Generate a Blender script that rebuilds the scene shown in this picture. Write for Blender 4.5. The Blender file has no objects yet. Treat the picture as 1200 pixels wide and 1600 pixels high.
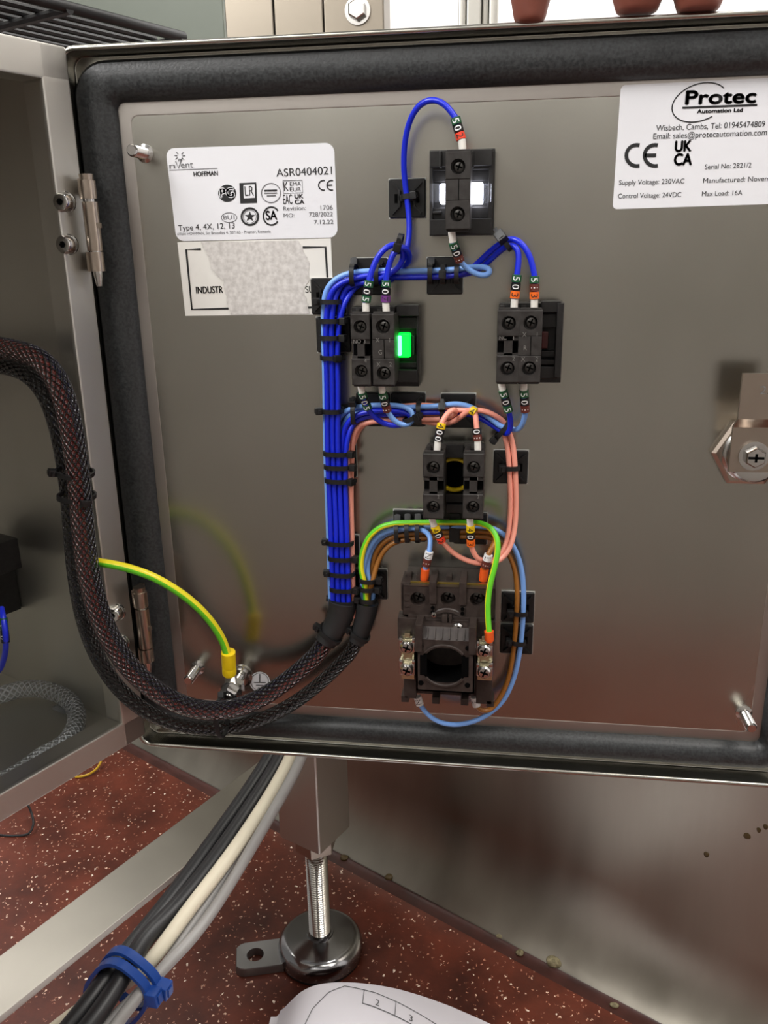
import bpy, bmesh, math, random
from mathutils import Vector, Matrix
random.seed(7)
SC = bpy.context.scene
COL = SC.collection

# ------------------------------------------------------------------ camera
F_PX = 1312.12
R_WC = ((0.9903624, 0.1375248, -0.0164079), (0.0258465, -0.2999039, -0.9536192), (-0.1360671, 0.9440046, -0.3005680))
RIGHT, DOWN, FWD = (Vector(r) for r in R_WC)
CAM_Z = 0.66
CAM = Vector((0, 0, CAM_Z))
cd = bpy.data.cameras.new('camera')
cam = bpy.data.objects.new('camera', cd)
COL.objects.link(cam)
cam.matrix_world = Matrix(((RIGHT.x, -DOWN.x, -FWD.x, 0), (RIGHT.y, -DOWN.y, -FWD.y, 0), (RIGHT.z, -DOWN.z, -FWD.z, CAM_Z), (0, 0, 0, 1)))
cd.sensor_fit = 'VERTICAL'
cd.sensor_height = 36
cd.lens = F_PX / 1600 * 36
cd.clip_start = 0.01
cd.clip_end = 50
SC.camera = cam

# ------------------------------------------------------------------ light and exposure
SC.view_settings.view_transform = 'Standard'
SC.view_settings.look = 'None'
SC.view_settings.exposure = 0.0
SC.view_settings.gamma = 1.0
SC.view_settings.use_curve_mapping = False
SC.cycles.use_denoising = True
SC.cycles.max_bounces = 8
w = bpy.data.worlds.new('world')
SC.world = w
w.use_nodes = True
w.node_tree.nodes['Background'].inputs[0].default_value = (1.0, 0.96, 0.91, 1)
w.node_tree.nodes['Background'].inputs[1].default_value = 0.30


def area(name, loc, target, sx, sy, power, color=(1, 1, 1)):
    l = bpy.data.lights.new(name, 'AREA')
    l.shape = 'RECTANGLE'
    l.size, l.size_y, l.energy, l.color = sx, sy, power, color
    o = bpy.data.objects.new(name, l)
    COL.objects.link(o)
    o.location = loc
    o.rotation_euler = (Vector(target) - Vector(loc)).to_track_quat('-Z', 'Y').to_euler()
    return o


area('ceiling_or_fill_lamp', (-1.0, -0.45, 1.75), (-0.05, 0.45, 0.55), 0.5, 0.8, 23, (1, 0.985, 0.975))
area('ceiling_or_fill_lamp', (0.9, -0.25, 2.3), (0.1, 0.2, 0.1), 0.5, 1.0, 24, (1, 0.95, 0.9))
area('ceiling_or_fill_lamp', (0.7, 1.15, 2.4), (0.6, 1.9, 1.1), 1.2, 0.5, 45, (1, 0.98, 0.95))

area('ceiling_or_fill_lamp', (-1.3, 1.35, 2.3), (-0.7, 0.6, 0.0), 0.7, 0.5, 15, (1, 0.96, 0.9))

area('ceiling_or_fill_lamp', (-0.8, -1.05, 2.3), (-0.95, -1.7, 1.1), 0.8, 0.4, 26, (1, 0.98, 0.93))  # added fill lamp, lights the unseen wall that the door plate mirrors

# ------------------------------------------------------------------ pixel measurements to places in the room
PY = 0.455          # plane of the door plate


def ray(px, py):
    return RIGHT * (px - 600) + DOWN * (py - 800) + FWD * F_PX


def P(px, py, h=0.0):
    """point at height h (metres) in front of the door plate"""
    d = ray(px, py)
    return CAM + d * ((PY - h) / d.y)


def FL(px, py, z=0.0):
    d = ray(px, py)
    return CAM + d * ((z - CAM_Z) / d.z)


def AX(px, py, dist):
    return CAM + ray(px, py) * (dist / F_PX)


def ON(px, py, p0, n):
    """point of the plane through p0 with normal n"""
    d = ray(px, py)
    return CAM + d * ((p0 - CAM).dot(n) / d.dot(n))


# ------------------------------------------------------------------ materials
def lin(c):
    return tuple((x / 255 / 12.92 if x / 255 <= 0.04045 else ((x / 255 + 0.055) / 1.055) ** 2.4) for x in c) + (1,)


MATS = {}


def mat(name, rgb=(128, 128, 128), rough=0.5, metal=0.0, emit=None, strength=0, spec=0.5, trans=0, alpha=1, coat=0):
    m = bpy.data.materials.new(name)
    m.use_nodes = True
    b = m.node_tree.nodes['Principled BSDF']
    b.inputs['Base Color'].default_value = lin(rgb)
    b.inputs['Roughness'].default_value = rough
    b.inputs['Metallic'].default_value = metal
    b.inputs['Specular IOR Level'].default_value = spec
    b.inputs['Transmission Weight'].default_value = trans
    b.inputs['Alpha'].default_value = alpha
    b.inputs['Coat Weight'].default_value = coat
    if emit:
        b.inputs['Emission Color'].default_value = lin(emit)
        b.inputs['Emission Strength'].default_value = strength
    MATS[name] = m
    return m


def nodes(m):
    return m.node_tree.nodes, m.node_tree.links, m.node_tree.nodes['Principled BSDF']


def add_noise(m, scale=(60, 60, 60), c0=(100, 100, 100), c1=(140, 140, 140), rough=(0.2, 0.4), bump=0.0, detail=4, lo=0.35, hi=0.65, bdist=0.0005):
    """mottled colour, gloss and a little relief"""
    N, L, b = nodes(m)
    tc = N.new('ShaderNodeTexCoord')
    mp = N.new('ShaderNodeMapping')
    mp.inputs['Scale'].default_value = scale
    nz = N.new('ShaderNodeTexNoise')
    nz.inputs['Scale'].default_value = 1.0
    nz.inputs['Detail'].default_value = detail
    L.new(tc.outputs['Object'], mp.inputs[0])
    L.new(mp.outputs[0], nz.inputs['Vector'])
    cr = N.new('ShaderNodeValToRGB')
    cr.color_ramp.elements[0].position = lo
    cr.color_ramp.elements[1].position = hi
    cr.color_ramp.elements[0].color = lin(c0)
    cr.color_ramp.elements[1].color = lin(c1)
    L.new(nz.outputs['Fac'], cr.inputs[0])
    L.new(cr.outputs[0], b.inputs['Base Color'])
    mr = N.new('ShaderNodeMapRange')
    mr.inputs['From Min'].default_value = lo
    mr.inputs['From Max'].default_value = hi
    mr.inputs['To Min'].default_value = rough[0]
    mr.inputs['To Max'].default_value = rough[1]
    L.new(nz.outputs['Fac'], mr.inputs['Value'])
    L.new(mr.outputs[0], b.inputs['Roughness'])
    if bump:
        bp = N.new('ShaderNodeBump')
        bp.inputs['Strength'].default_value = bump
        bp.inputs['Distance'].default_value = bdist
        L.new(nz.outputs['Fac'], bp.inputs['Height'])
        L.new(bp.outputs[0], b.inputs['Normal'])
    return m


STEEL = add_noise(mat('door_steel', metal=1), (9, 9, 6), (164, 162, 153), (190, 188, 180), (0.19, 0.30), 0.0, 3, 0.1, 0.9)
STEEL2 = add_noise(mat('enclosure_steel', metal=1), (14, 14, 3), (180, 178, 170), (202, 200, 193), (0.35, 0.50), 0.0, 3, 0.1, 0.9)
PANEL = add_noise(mat('machine_steel', metal=1), (16, 16, 2.6), (140, 135, 124), (180, 174, 162), (0.22, 0.46), 0.03, 7, 0.15, 0.85, bdist=0.002)
BARM = add_noise(mat('bar_steel', metal=1), (9, 9, 9), (178, 174, 164), (206, 202, 192), (0.26, 0.38), 0.0, 3, 0.1, 0.9)
CHROME = mat('bright_steel', (205, 203, 200), 0.16, 1)
NICKEL = mat('hinge_steel', (178, 165, 152), 0.28, 1)
DKCHROME = mat('polished_foot_steel', (150, 150, 152), 0.16, 1)
BRASS = mat('brass', (205, 180, 90), 0.3, 1)
FILM = mat('sealant_film', (176, 170, 164), 0.42, 1)
GASKET = add_noise(mat('gasket_foam', spec=0.45), (700, 700, 700), (34, 36, 37), (52, 54, 55), (0.36, 0.5), 0.3, 3, bdist=0.0004)
BLACK = add_noise(mat('black_plastic', spec=0.4), (400, 400, 400), (24, 23, 23), (33, 32, 31), (0.4, 0.5), 0.05, 3)
BLOCK = add_noise(mat('contact_block_plastic', spec=0.4), (300, 300, 300), (38, 35, 33), (50, 47, 45), (0.42, 0.55), 0.05, 3)
ISO = add_noise(mat('isolator_plastic', spec=0.4), (300, 300, 300), (42, 34, 31), (54, 45, 41), (0.38, 0.5), 0.05, 3)
PITCH = mat('recess_shade', (4, 4, 4), 0.8, spec=0.05)  # near-black stands in for the shade inside slots, notches and bores
TIE = mat('cable_tie_nylon', (17, 17, 18), 0.48)
BLUETIE = mat('blue_tie_nylon', (28, 70, 150), 0.35)
MOUNT = mat('tie_mount_nylon', (21, 21, 21), 0.38)
WHITEFOAM = mat('adhesive_foam', (200, 200, 196), 0.7)
FERR = mat('white_ferrule', (228, 224, 216), 0.4)
ORANGEF = mat('orange_ferrule', (225, 88, 30), 0.4)
BLUEW = mat('blue_wire_insulation', (22, 42, 205), 0.3)
LBLUE = mat('light_blue_insulation', (120, 165, 232), 0.33)
PINK = mat('pink_insulation', (243, 160, 140), 0.36)
BROWN = mat('brown_insulation', (150, 96, 36), 0.36)
GREENW = mat('green_insulation', (98, 200, 40), 0.33)
YELLOWW = mat('yellow_insulation', (236, 222, 40), 0.33)
YELLOW = mat('yellow_vinyl', (243, 210, 18), 0.4)
CLAMP = mat('terminal_clamp_metal', (205, 198, 165), 0.25, 1)
SHRINK = mat('heat_shrink', (36, 36, 37), 0.5)
LABEL = mat('white_label_vinyl', (226, 227, 231), 0.32)
LABEL2 = mat('matt_paper_label', (224, 222, 216), 0.5)
TORN = add_noise(mat('torn_paper'), (350, 350, 350), (186, 182, 178), (212, 209, 205), (0.6, 0.75), 0.2, 5)
INK = mat('black_print', (22, 22, 24), 0.5)
GREYINK = mat('grey_print', (95, 95, 98), 0.5)
MOULDED = mat('moulded_lettering', (112, 110, 106), 0.5)
WHITEINK = mat('white_print', (235, 235, 235), 0.45)
SKIN = mat('skin', (124, 68, 54), 0.5)
SKIN.node_tree.nodes['Principled BSDF'].inputs['Subsurface Weight'].default_value = 0.1
SKIN.node_tree.nodes['Principled BSDF'].inputs['Subsurface Radius'].default_value = (0.004, 0.0015, 0.001)
NAIL = mat('nail', (210, 160, 145), 0.35)
CABLEB = mat('black_cable_jacket', (30, 30, 32), 0.42)
CABLEG = mat('grey_cable_jacket', (150, 148, 146), 0.42)
CABLEW = mat('cream_cable_jacket', (222, 214, 192), 0.45)
RUBBER = mat('black_rubber', (26, 26, 27), 0.6)
LUGM = mat('dark_foot_lug', (150, 150, 150), 0.45, 1)
WALLW = mat('white_wall_paint', (240, 240, 240), 0.6)
WALLF = mat('added_wall_grey', (152, 150, 145), 0.5)  # grey of the added low wall mirrored in the door plate
WALLG = mat('grey_green_panel', (104, 110, 100), 0.45, 0.3)
RODM = mat('black_coated_wire', (13, 13, 14), 0.4)
LEDW = mat('white_led_lens', (255, 255, 255), 0.2, emit=(238, 240, 255), strength=9)
LEDG = mat('green_led_lens', (10, 200, 60), 0.2, emit=(0, 255, 60), strength=1.7)
LEDGC = mat('green_led_core', (120, 255, 170), 0.2, emit=(90, 255, 150), strength=5)
CLEARL = mat('clear_lens', (220, 225, 235), 0.08, trans=0.85, alpha=0.5)
GREENL = mat('green_tinted_lens', (4, 60, 22), 0.15, spec=0.6)
REDL = mat('dark_red_lens', (60, 10, 10), 0.2)
PAPER = mat('drawing_paper', (232, 229, 236), 0.6)
CRUMB = add_noise(mat('crumb'), (300, 300, 300), (96, 88, 62), (150, 140, 110), (0.7, 0.9), 0.4, 4)
GREASE = mat('brown_residue', (78, 62, 30), 0.5)
MK = {'0': mat('black_marker', (16, 16, 17), 0.42), '1': mat('brown_marker', (92, 40, 30), 0.42), '2': mat('red_marker', (232, 62, 30), 0.42),
      '3': mat('orange_marker', (235, 105, 25), 0.42), '4': mat('yellow_marker', (243, 205, 15), 0.42), '5': mat('green_marker', (24, 82, 48), 0.42),
      '7': mat('violet_marker', (105, 50, 120), 0.42), 'L': mat('white_marker', (230, 230, 230), 0.42)}
MK['N'] = MK['L']


def braid_mat(name, cells, base, under, stripe):
    """woven sleeve: two crossing families of glossy threads, wires showing between"""
    m = mat(name, base, 0.13, spec=0.8)
    N, L, b = nodes(m)
    uv = N.new('ShaderNodeUVMap')
    sp = N.new('ShaderNodeSeparateXYZ')
    L.new(uv.outputs[0], sp.inputs[0])

    def mth(op, a, c=None):
        n = N.new('ShaderNodeMath')
        n.operation = op
        for i, v in enumerate((a, c)):
            if v is None:
                continue
            if isinstance(v, (int, float)):
                n.inputs[i].default_value = v
            else:
                L.new(v, n.inputs[i])
        return n.outputs[0]
    u = mth('MULTIPLY', sp.outputs[0], cells * 2 * math.pi)
    v = mth('MULTIPLY', sp.outputs[1], 2 * math.pi)
    a = mth('SINE', mth('ADD', u, v))
    c = mth('SINE', mth('SUBTRACT', u, v))
    h = mth('MAXIMUM', a, c)
    k = mth('MULTIPLY', a, c)
    hh = mth('ADD', h, mth('MULTIPLY', k, 0.5))
    bp = N.new('ShaderNodeBump')
    bp.inputs['Strength'].default_value = 1.0
    bp.inputs['Distance'].default_value = 0.0012
    L.new(hh, bp.inputs['Height'])
    L.new(bp.outputs[0], b.inputs['Normal'])
    gap = N.new('ShaderNodeMapRange')
    gap.inputs['From Min'].default_value = 0.35
    gap.inputs['From Max'].default_value = 0.8
    L.new(h, gap.inputs['Value'])
    st = N.new('ShaderNodeValToRGB')
    st.color_ramp.interpolation = 'CONSTANT'
    st.color_ramp.elements[0].color = lin(under)
    for pos, cc in stripe:
        e = st.color_ramp.elements.new(pos)
        e.color = lin(cc)
    L.new(sp.outputs[0], st.inputs[0])
    mx = N.new('ShaderNodeMix')
    mx.data_type = 'RGBA'
    L.new(gap.outputs[0], mx.inputs[0])
    L.new(st.outputs[0], mx.inputs[6])
    mx.inputs[7].default_value = lin(base)
    L.new(mx.outputs[2], b.inputs['Base Color'])
    return m


BRAID = braid_mat('braided_sleeve', 13, (13, 13, 14), (12, 12, 40), [(0.22, (92, 38, 34)), (0.5, (70, 28, 27)), (0.72, (12, 12, 40))])
BRAID2 = braid_mat('black_braided_sleeve', 11, (13, 13, 14), (8, 8, 10), [(0.5, (10, 10, 12))])
HOSE = braid_mat('clear_braided_hose', 7, (205, 210, 212), (120, 124, 124), [(0.5, (120, 124, 124))])
HOSE.node_tree.nodes['Principled BSDF'].inputs['Alpha'].default_value = 0.42
HOSE.node_tree.nodes['Principled BSDF'].inputs['Roughness'].default_value = 0.15


def floor_mat():
    m = mat('red_resin_floor', (110, 48, 38), 0.35)
    N, L, b = nodes(m)
    tc = N.new('ShaderNodeTexCoord')
    nz = N.new('ShaderNodeTexNoise')
    nz.inputs['Scale'].default_value = 14
    nz.inputs['Detail'].default_value = 8
    nz.inputs['Roughness'].default_value = 0.65
    L.new(tc.outputs['Object'], nz.inputs['Vector'])
    cr = N.new('ShaderNodeValToRGB')
    cr.color_ramp.elements[0].position = 0.32
    cr.color_ramp.elements[1].position = 0.72
    cr.color_ramp.elements[0].color = lin((66, 28, 19))
    cr.color_ramp.elements[1].color = lin((118, 56, 39))
    L.new(nz.outputs['Fac'], cr.inputs[0])
    prev = cr.outputs[0]
    for scale, thr, keep, col in ((290, 0.27, 0.87, (240, 204, 180)), (400, 0.28, 0.88, (206, 146, 120)), (200, 0.21, 0.91, (248, 230, 212))):
        vo = N.new('ShaderNodeTexVoronoi')
        vo.inputs['Scale'].default_value = scale
        n2 = N.new('ShaderNodeTexNoise')
        n2.inputs['Scale'].default_value = scale * 1.5
        mp = N.new('ShaderNodeVectorMath')
        mp.operation = 'MULTIPLY_ADD'
        mp.inputs[1].default_value = (0.006, 0.006, 0)
        L.new(n2.outputs['Color'], mp.inputs[0])
        L.new(tc.outputs['Object'], mp.inputs[2])
        L.new(tc.outputs['Object'], n2.inputs['Vector'])
        L.new(mp.outputs[0], vo.inputs['Vector'])
        lt = N.new('ShaderNodeMath')
        lt.operation = 'LESS_THAN'
        lt.inputs[1].default_value = thr
        L.new(vo.outputs['Distance'], lt.inputs[0])
        sp = N.new('ShaderNodeSeparateColor')
        L.new(vo.outputs['Color'], sp.inputs[0])
        gt = N.new('ShaderNodeMath')
        gt.operation = 'GREATER_THAN'
        gt.inputs[1].default_value = keep
        L.new(sp.outputs[0], gt.inputs[0])
        ml = N.new('ShaderNodeMath')
        ml.operation = 'MULTIPLY'
        L.new(lt.outputs[0], ml.inputs[0])
        L.new(gt.outputs[0], ml.inputs[1])
        mx = N.new('ShaderNodeMix')
        mx.data_type = 'RGBA'
        L.new(ml.outputs[0], mx.inputs[0])
        L.new(prev, mx.inputs[6])
        mx.inputs[7].default_value = lin(col)
        prev = mx.outputs[2]
    L.new(prev, b.inputs['Base Color'])
    bp = N.new('ShaderNodeBump')
    bp.inputs['Strength'].default_value = 0.25
    bp.inputs['Distance'].default_value = 0.002
    L.new(nz.outputs['Fac'], bp.inputs['Height'])
    L.new(bp.outputs[0], b.inputs['Normal'])
    return m


FLOOR = floor_mat()
COVE = add_noise(mat('red_resin_cove'), (30, 30, 30), (52, 23, 18), (70, 31, 24), (0.35, 0.5), 0.1, 5)

# ------------------------------------------------------------------ mesh building
ORIG = {}
FONT_CACHE = {}


def glyphs(s):
    """triangles of a line of text: verts (x, y), faces, width; cap height 1"""
    if s not in FONT_CACHE:
        c = bpy.data.curves.new('lettering', 'FONT')
        c.body = s
        c.size = 1
        o = bpy.data.objects.new('lettering', c)
        COL.objects.link(o)
        dg = bpy.context.evaluated_depsgraph_get()
        me = bpy.data.meshes.new_from_object(o.evaluated_get(dg))
        v = [(p.co.x, p.co.y) for p in me.vertices]
        f = [tuple(p.vertices) for p in me.polygons]
        bpy.data.objects.remove(o)
        bpy.data.curves.remove(c)
        bpy.data.meshes.remove(me)
        x0 = min(p[0] for p in v)
        cap = 0.729
        v = [((x - x0) / cap, y / cap) for x, y in v]
        FONT_CACHE[s] = (v, f, max(p[0] for p in v))
    return FONT_CACHE[s]


def smooth_path(pts, k=5):
    pts = [Vector(p) for p in pts]
    if len(pts) < 3:
        return pts
    q = [pts[0] * 2 - pts[1]] + pts + [pts[-1] * 2 - pts[-2]]
    out = []
    for i in range(1, len(q) - 2):
        p0, p1, p2, p3 = q[i - 1], q[i], q[i + 1], q[i + 2]
        # centripetal form keeps tight loops round
        t0 = 0
        t1 = t0 + max((p1 - p0).length, 1e-6) ** 0.5
        t2 = t1 + max((p2 - p1).length, 1e-6) ** 0.5
        t3 = t2 + max((p3 - p2).length, 1e-6) ** 0.5
        for j in range(k):
            t = t1 + (t2 - t1) * j / k
            a1 = p0 * ((t1 - t) / (t1 - t0)) + p1 * ((t - t0) / (t1 - t0))
            a2 = p1 * ((t2 - t) / (t2 - t1)) + p2 * ((t - t1) / (t2 - t1))
            a3 = p2 * ((t3 - t) / (t3 - t2)) + p3 * ((t - t2) / (t3 - t2))
            b1 = a1 * ((t2 - t) / (t2 - t0)) + a2 * ((t - t0) / (t2 - t0))
            b2 = a2 * ((t3 - t) / (t3 - t1)) + a3 * ((t - t1) / (t3 - t1))
            out.append(b1 * ((t2 - t) / (t2 - t1)) + b2 * ((t - t1) / (t2 - t1)))
    out.append(pts[-1])
    return out


def frame_of(d):
    d = d.normalized()
    a = Vector((0, -1, 0)) if abs(d.y) < 0.9 else Vector((0, 0, 1))
    x = d.cross(a).normalized()
    return d, x, x.cross(d).normalized()


class MB:
    def __init__(self):
        self.v, self.f, self.m, self.uv, self.mi = [], [], [], [], 0

    def face(self, idx, uv=None):
        self.f.append(tuple(idx))
        self.m.append(self.mi)
        self.uv.append(uv)

    def quad(self, a, b, c, d):
        n = len(self.v)
        self.v += [Vector(p) for p in (a, b, c, d)]
        self.face((n, n + 1, n + 2, n + 3))

    def poly(self, pts):
        n = len(self.v)
        self.v += [Vector(p) for p in pts]
        self.face(range(n, n + len(pts)))

    def obox(self, c, ax, ay, az, bev=0.0, seg=2):
        """box about c with half-extent vectors"""
        c, ax, ay, az = Vector(c), Vector(ax), Vector(ay), Vector(az)
        if bev <= 0:
            n = len(self.v)
            for i in (-1, 1):
                for j in (-1, 1):
                    for k in (-1, 1):
                        self.v.append(c + ax * i + ay * j + az * k)
            for q in ((0, 1, 3, 2), (4, 6, 7, 5), (0, 4, 5, 1), (2, 3, 7, 6), (0, 2, 6, 4), (1, 5, 7, 3)):
                self.face([n + i for i in q])
            return
        bm = bmesh.new()
        bmesh.ops.create_cube(bm, size=2)
        M = Matrix((ax, ay, az)).transposed().to_4x4()
        M.translation = c
        bmesh.ops.transform(bm, matrix=M, verts=bm.verts)
        bmesh.ops.bevel(bm, geom=bm.edges[:], offset=bev, segments=seg, affect='EDGES', profile=0.5)
        n = len(self.v)
        bm.verts.index_update()
        self.v += [v.co.copy() for v in bm.verts]
        for f in bm.faces:
            self.face([n + v.index for v in f.verts])
        bm.free()

    def box(self, x0, x1, y0, y1, z0, z1, bev=0.0):
        self.obox(((x0 + x1) / 2, (y0 + y1) / 2, (z0 + z1) / 2), (abs(x1 - x0) / 2, 0, 0), (0, abs(y1 - y0) / 2, 0), (0, 0, abs(z1 - z0) / 2), bev)

    def pbox(self, x0, y0, x1, y1, h0, h1, bev=0.0):
        """box whose front face covers the given part of the door, from height h0 to h1"""
        a, b = P(x0, y0, h1), P(x1, y1, h1)
        self.box(a.x, b.x, PY - h1, PY - h0, b.z, a.z, bev)

    def tube(self, pts, r, seg=10, k=5, caps=True, smooth=True, split=None, vlen=0.0046):
        """sweep; r is a number or a function of 0..1; split=(fraction, material) colours a stripe along it"""
        pts = smooth_path(pts, k) if smooth else [Vector(p) for p in pts]
        n0 = len(self.v)
        d = (pts[1] - pts[0]).normalized()
        _, x, y = frame_of(d)
        L = [0.0]
        for a, b in zip(pts, pts[1:]):
            L.append(L[-1] + (b - a).length)
        for i, p in enumerate(pts):
            nd = (pts[min(i + 1, len(pts) - 1)] - pts[max(i - 1, 0)]).normalized()
            q = d.rotation_difference(nd)
            x, y, d = q @ x, q @ y, nd
            rr = r(L[i] / L[-1]) if callable(r) else r
            for s in range(seg):
                a = 2 * math.pi * s / seg
                self.v.append(p + x * (math.cos(a) * rr) + y * (math.sin(a) * rr))
        for i in range(len(pts) - 1):
            for s in range(seg):
                a, b = n0 + i * seg + s, n0 + i * seg + (s + 1) % seg
                keep = self.mi
                if split and split[0] <= (s + 0.5) / seg < split[1]:
                    self.mi = split[2]
                v0, v1 = L[i] / vlen, L[i + 1] / vlen
                self.face((a, b, b + seg, a + seg), ((s / seg, v0), ((s + 1) / seg, v0), ((s + 1) / seg, v1), (s / seg, v1)))
                self.mi = keep
        if caps:
            self.face([n0 + s for s in range(seg)][::-1])
            self.face([n0 + (len(pts) - 1) * seg + s for s in range(seg)])

    def lathe(self, o, axis, prof, seg=24, cap0=True, cap1=True, sx=1.0, rot=0.5):
        """prof: (radius, distance along the axis)"""
        o = Vector(o)
        d, x, y = frame_of(Vector(axis))
        n0 = len(self.v)
        for r, t in prof:
            for s in range(seg):
                a = 2 * math.pi * (s + rot) / seg
                self.v.append(o + d * t + x * (math.cos(a) * r * sx) + y * (math.sin(a) * r))
        for i in range(len(prof) - 1):
            for s in range(seg):
                a, b = n0 + i * seg + s, n0 + i * seg + (s + 1) % seg
                self.face((a, b, b + seg, a + seg))
        if cap0:
            self.face([n0 + s for s in range(seg)][::-1])
        if cap1:
            self.face([n0 + (len(prof) - 1) * seg + s for s in range(seg)])

    def cyl(self, p0, p1, r, seg=20, r1=None):
        p0, p1 = Vector(p0), Vector(p1)
        self.lathe(p0, p1 - p0, [(r, 0), (r if r1 is None else r1, (p1 - p0).length)], seg)

    def prism(self, ring, ext):
        ext = Vector(ext)
        n, k = len(self.v), len(ring)
        self.v += [Vector(p) for p in ring] + [Vector(p) + ext for p in ring]
        self.face(range(n, n + k))
        self.face(range(n + 2 * k - 1, n + k - 1, -1))
        for i in range(k):
            j = (i + 1) % k
            self.face((n + i, n + j, n + k + j, n + k + i))

    def hole_cell(self, x0, x1, z0, z1, cx, cz, rx, rz, y, depth, power=2.0, seg=32, inner=None):
        """front face (normal -Y) with a well sunk into it"""
        keep = self.mi
        n = len(self.v)
        ring, sq = [], []
        for s in range(seg):
            a = 2 * math.pi * (s + 0.5) / seg
            c, t = math.cos(a), math.sin(a)
            e = 2.0 / power
            ring.append((cx + rx * math.copysign(abs(c) ** e, c), cz + rz * math.copysign(abs(t) ** e, t)))
            k = min((x1 - cx) / c if c > 1e-9 else (x0 - cx) / c if c < -1e-9 else 1e9, (z1 - cz) / t if t > 1e-9 else (z0 - cz) / t if t < -1e-9 else 1e9)
            sq.append((cx + c * k, cz + t * k))
        self.v += [Vector((a, y, b)) for a, b in sq] + [Vector((a, y, b)) for a, b in ring] + [Vector((a, y + depth, b)) for a, b in ring]
        for s in range(seg):
            j = (s + 1) % seg
            self.face((n + s, n + j, n + seg + j, n + seg + s))
            self.mi = inner if inner is not None else keep
            self.face((n + seg + s, n + seg + j, n + 2 * seg + j, n + 2 * seg + s))
            self.mi = keep
        self.mi = inner if inner is not None else keep
        self.face(range(n + 2 * seg, n + 3 * seg))
        self.mi = keep
        for cxx, czz in ((x0, z0), (x1, z0), (x1, z1), (x0, z1)):
            best = sorted(range(seg), key=lambda s: (sq[s][0] - cxx) ** 2 + (sq[s][1] - czz) ** 2)[:2]
            self.v.append(Vector((cxx, y, czz)))
            self.face((n + best[0], len(self.v) - 1, n + best[1]))

    def loft(self, loops, close0=False, close1=False):
        n, k = len(self.v), len(loops[0])
        for l in loops:
            self.v += [Vector(p) for p in l]
        for i in range(len(loops) - 1):
            for s in range(k):
                a, b = n + i * k + s, n + i * k + (s + 1) % k
                self.face((a, b, b + k, a + k))
        if close0:
            self.face(range(n, n + k))
        if close1:
            self.face(range(n + (len(loops) - 1) * k, n + len(loops) * k))

    def text(self, s, A, B, cap, lift=0.00012, up=None):
        """lettering from baseline point A to B, fitted to that width"""
        v, f, wid = glyphs(s)
        A, B = Vector(A), Vector(B)
        ex = (B - A) / wid
        nrm = Vector((0, -1, 0))
        u = nrm.cross(ex).normalized() if up is None else up.normalized()
        n = len(self.v)
        self.v += [A + ex * x + u * (y * cap) + nrm * lift for x, y in v]
        for q in f:
            self.face([n + i for i in q])

    def ptext(self, s, x0, y0, x1, y1, cap_px, h=0.0, bold=0):
        A, B = P(x0, y0, h), P(x1, y1, h)
        c = cap_px * (PY - h) / F_PX * 1.03
        self.text(s, A, B, c)
        if bold:
            for dx, dz in ((bold, 0), (-bold, 0), (0, bold), (0, -bold)):
                o = Vector((dx, 0, dz))
                self.text(s, A + o, B + o, c, 0.00012 + 0.00001)

    def pstroke(self, pts, wpx, h=0.0, closed=False, lift=0.00012):
        """flat printed line through door positions"""
        q = [P(x, y, h) + Vector((0, -lift, 0)) for x, y in pts]
        self.stroke(q, wpx * (PY - h) / F_PX, Vector((0, -1, 0)), closed)

    def stroke(self, q, wid, nrm, closed=False):
        n = len(self.v)
        k = len(q)
        for i, p in enumerate(q):
            a = q[(i - 1) % k] if closed or i > 0 else p
            b = q[(i + 1) % k] if closed or i < k - 1 else p
            s = (b - a).normalized().cross(nrm).normalized() * (wid / 2)
            self.v += [p - s, p + s]
        for i in range(k if closed else k - 1):
            j = (i + 1) % k
            self.face((n + 2 * i, n + 2 * i + 1, n + 2 * j + 1, n + 2 * j))

    def pdisc(self, cx, cy, rx, ry, h=0.0, lift=0.0001, seg=28):
        self.poly([P(cx + rx * math.cos(2 * math.pi * i / seg), cy + ry * math.sin(2 * math.pi * i / seg), h) + Vector((0, -lift, 0)) for i in range(seg)])

    def build(self, name, mats, parent=None, origin=None, smooth=True, angle=38):
        mats = mats if isinstance(mats, (list, tuple)) else [mats]
        if origin is None:
            lo = Vector([min(p[i] for p in self.v) for i in range(3)])
            hi = Vector([max(p[i] for p in self.v) for i in range(3)])
            origin = Vector(((lo.x + hi.x) / 2, (lo.y + hi.y) / 2, lo.z))
        origin = Vector(origin)
        me = bpy.data.meshes.new(name)
        me.from_pydata([tuple(p - origin) for p in self.v], [], self.f)
        for m in mats:
            me.materials.append(m)
        me.polygons.foreach_set('material_index', self.m)
        if any(self.uv):
            ul = me.uv_layers.new(name='UVMap')
            i = 0
            for f, u in zip(self.f, self.uv):
                for j in range(len(f)):
                    if u:
                        ul.data[i].uv = u[j]
                    i += 1
        if smooth:
            bm = bmesh.new()
            bm.from_mesh(me)
            bmesh.ops.remove_doubles(bm, verts=bm.verts, dist=1e-7)
            bmesh.ops.recalc_face_normals(bm, faces=bm.faces)
            lim = math.radians(angle)
            for f in bm.faces:
                f.smooth = True
            for e in bm.edges:
                if len(e.link_faces) != 2 or e.calc_face_angle(0) > lim:
                    e.smooth = False
            bm.to_mesh(me)
            bm.free()
        o = bpy.data.objects.new(name, me)
        COL.objects.link(o)
        if smooth:
            wn = o.modifiers.new('normals', 'WEIGHTED_NORMAL')
            wn.keep_sharp = True
            wn.weight = 80
        ORIG[o] = origin
        if parent is not None:
            o.parent = parent
            o.location = origin - ORIG[parent]
        else:
            o.location = origin
        return o


def tag(o, label, cat, group=None):
    o['label'] = label
    o['category'] = cat
    if group:
        o['group'] = group
    return o


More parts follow.
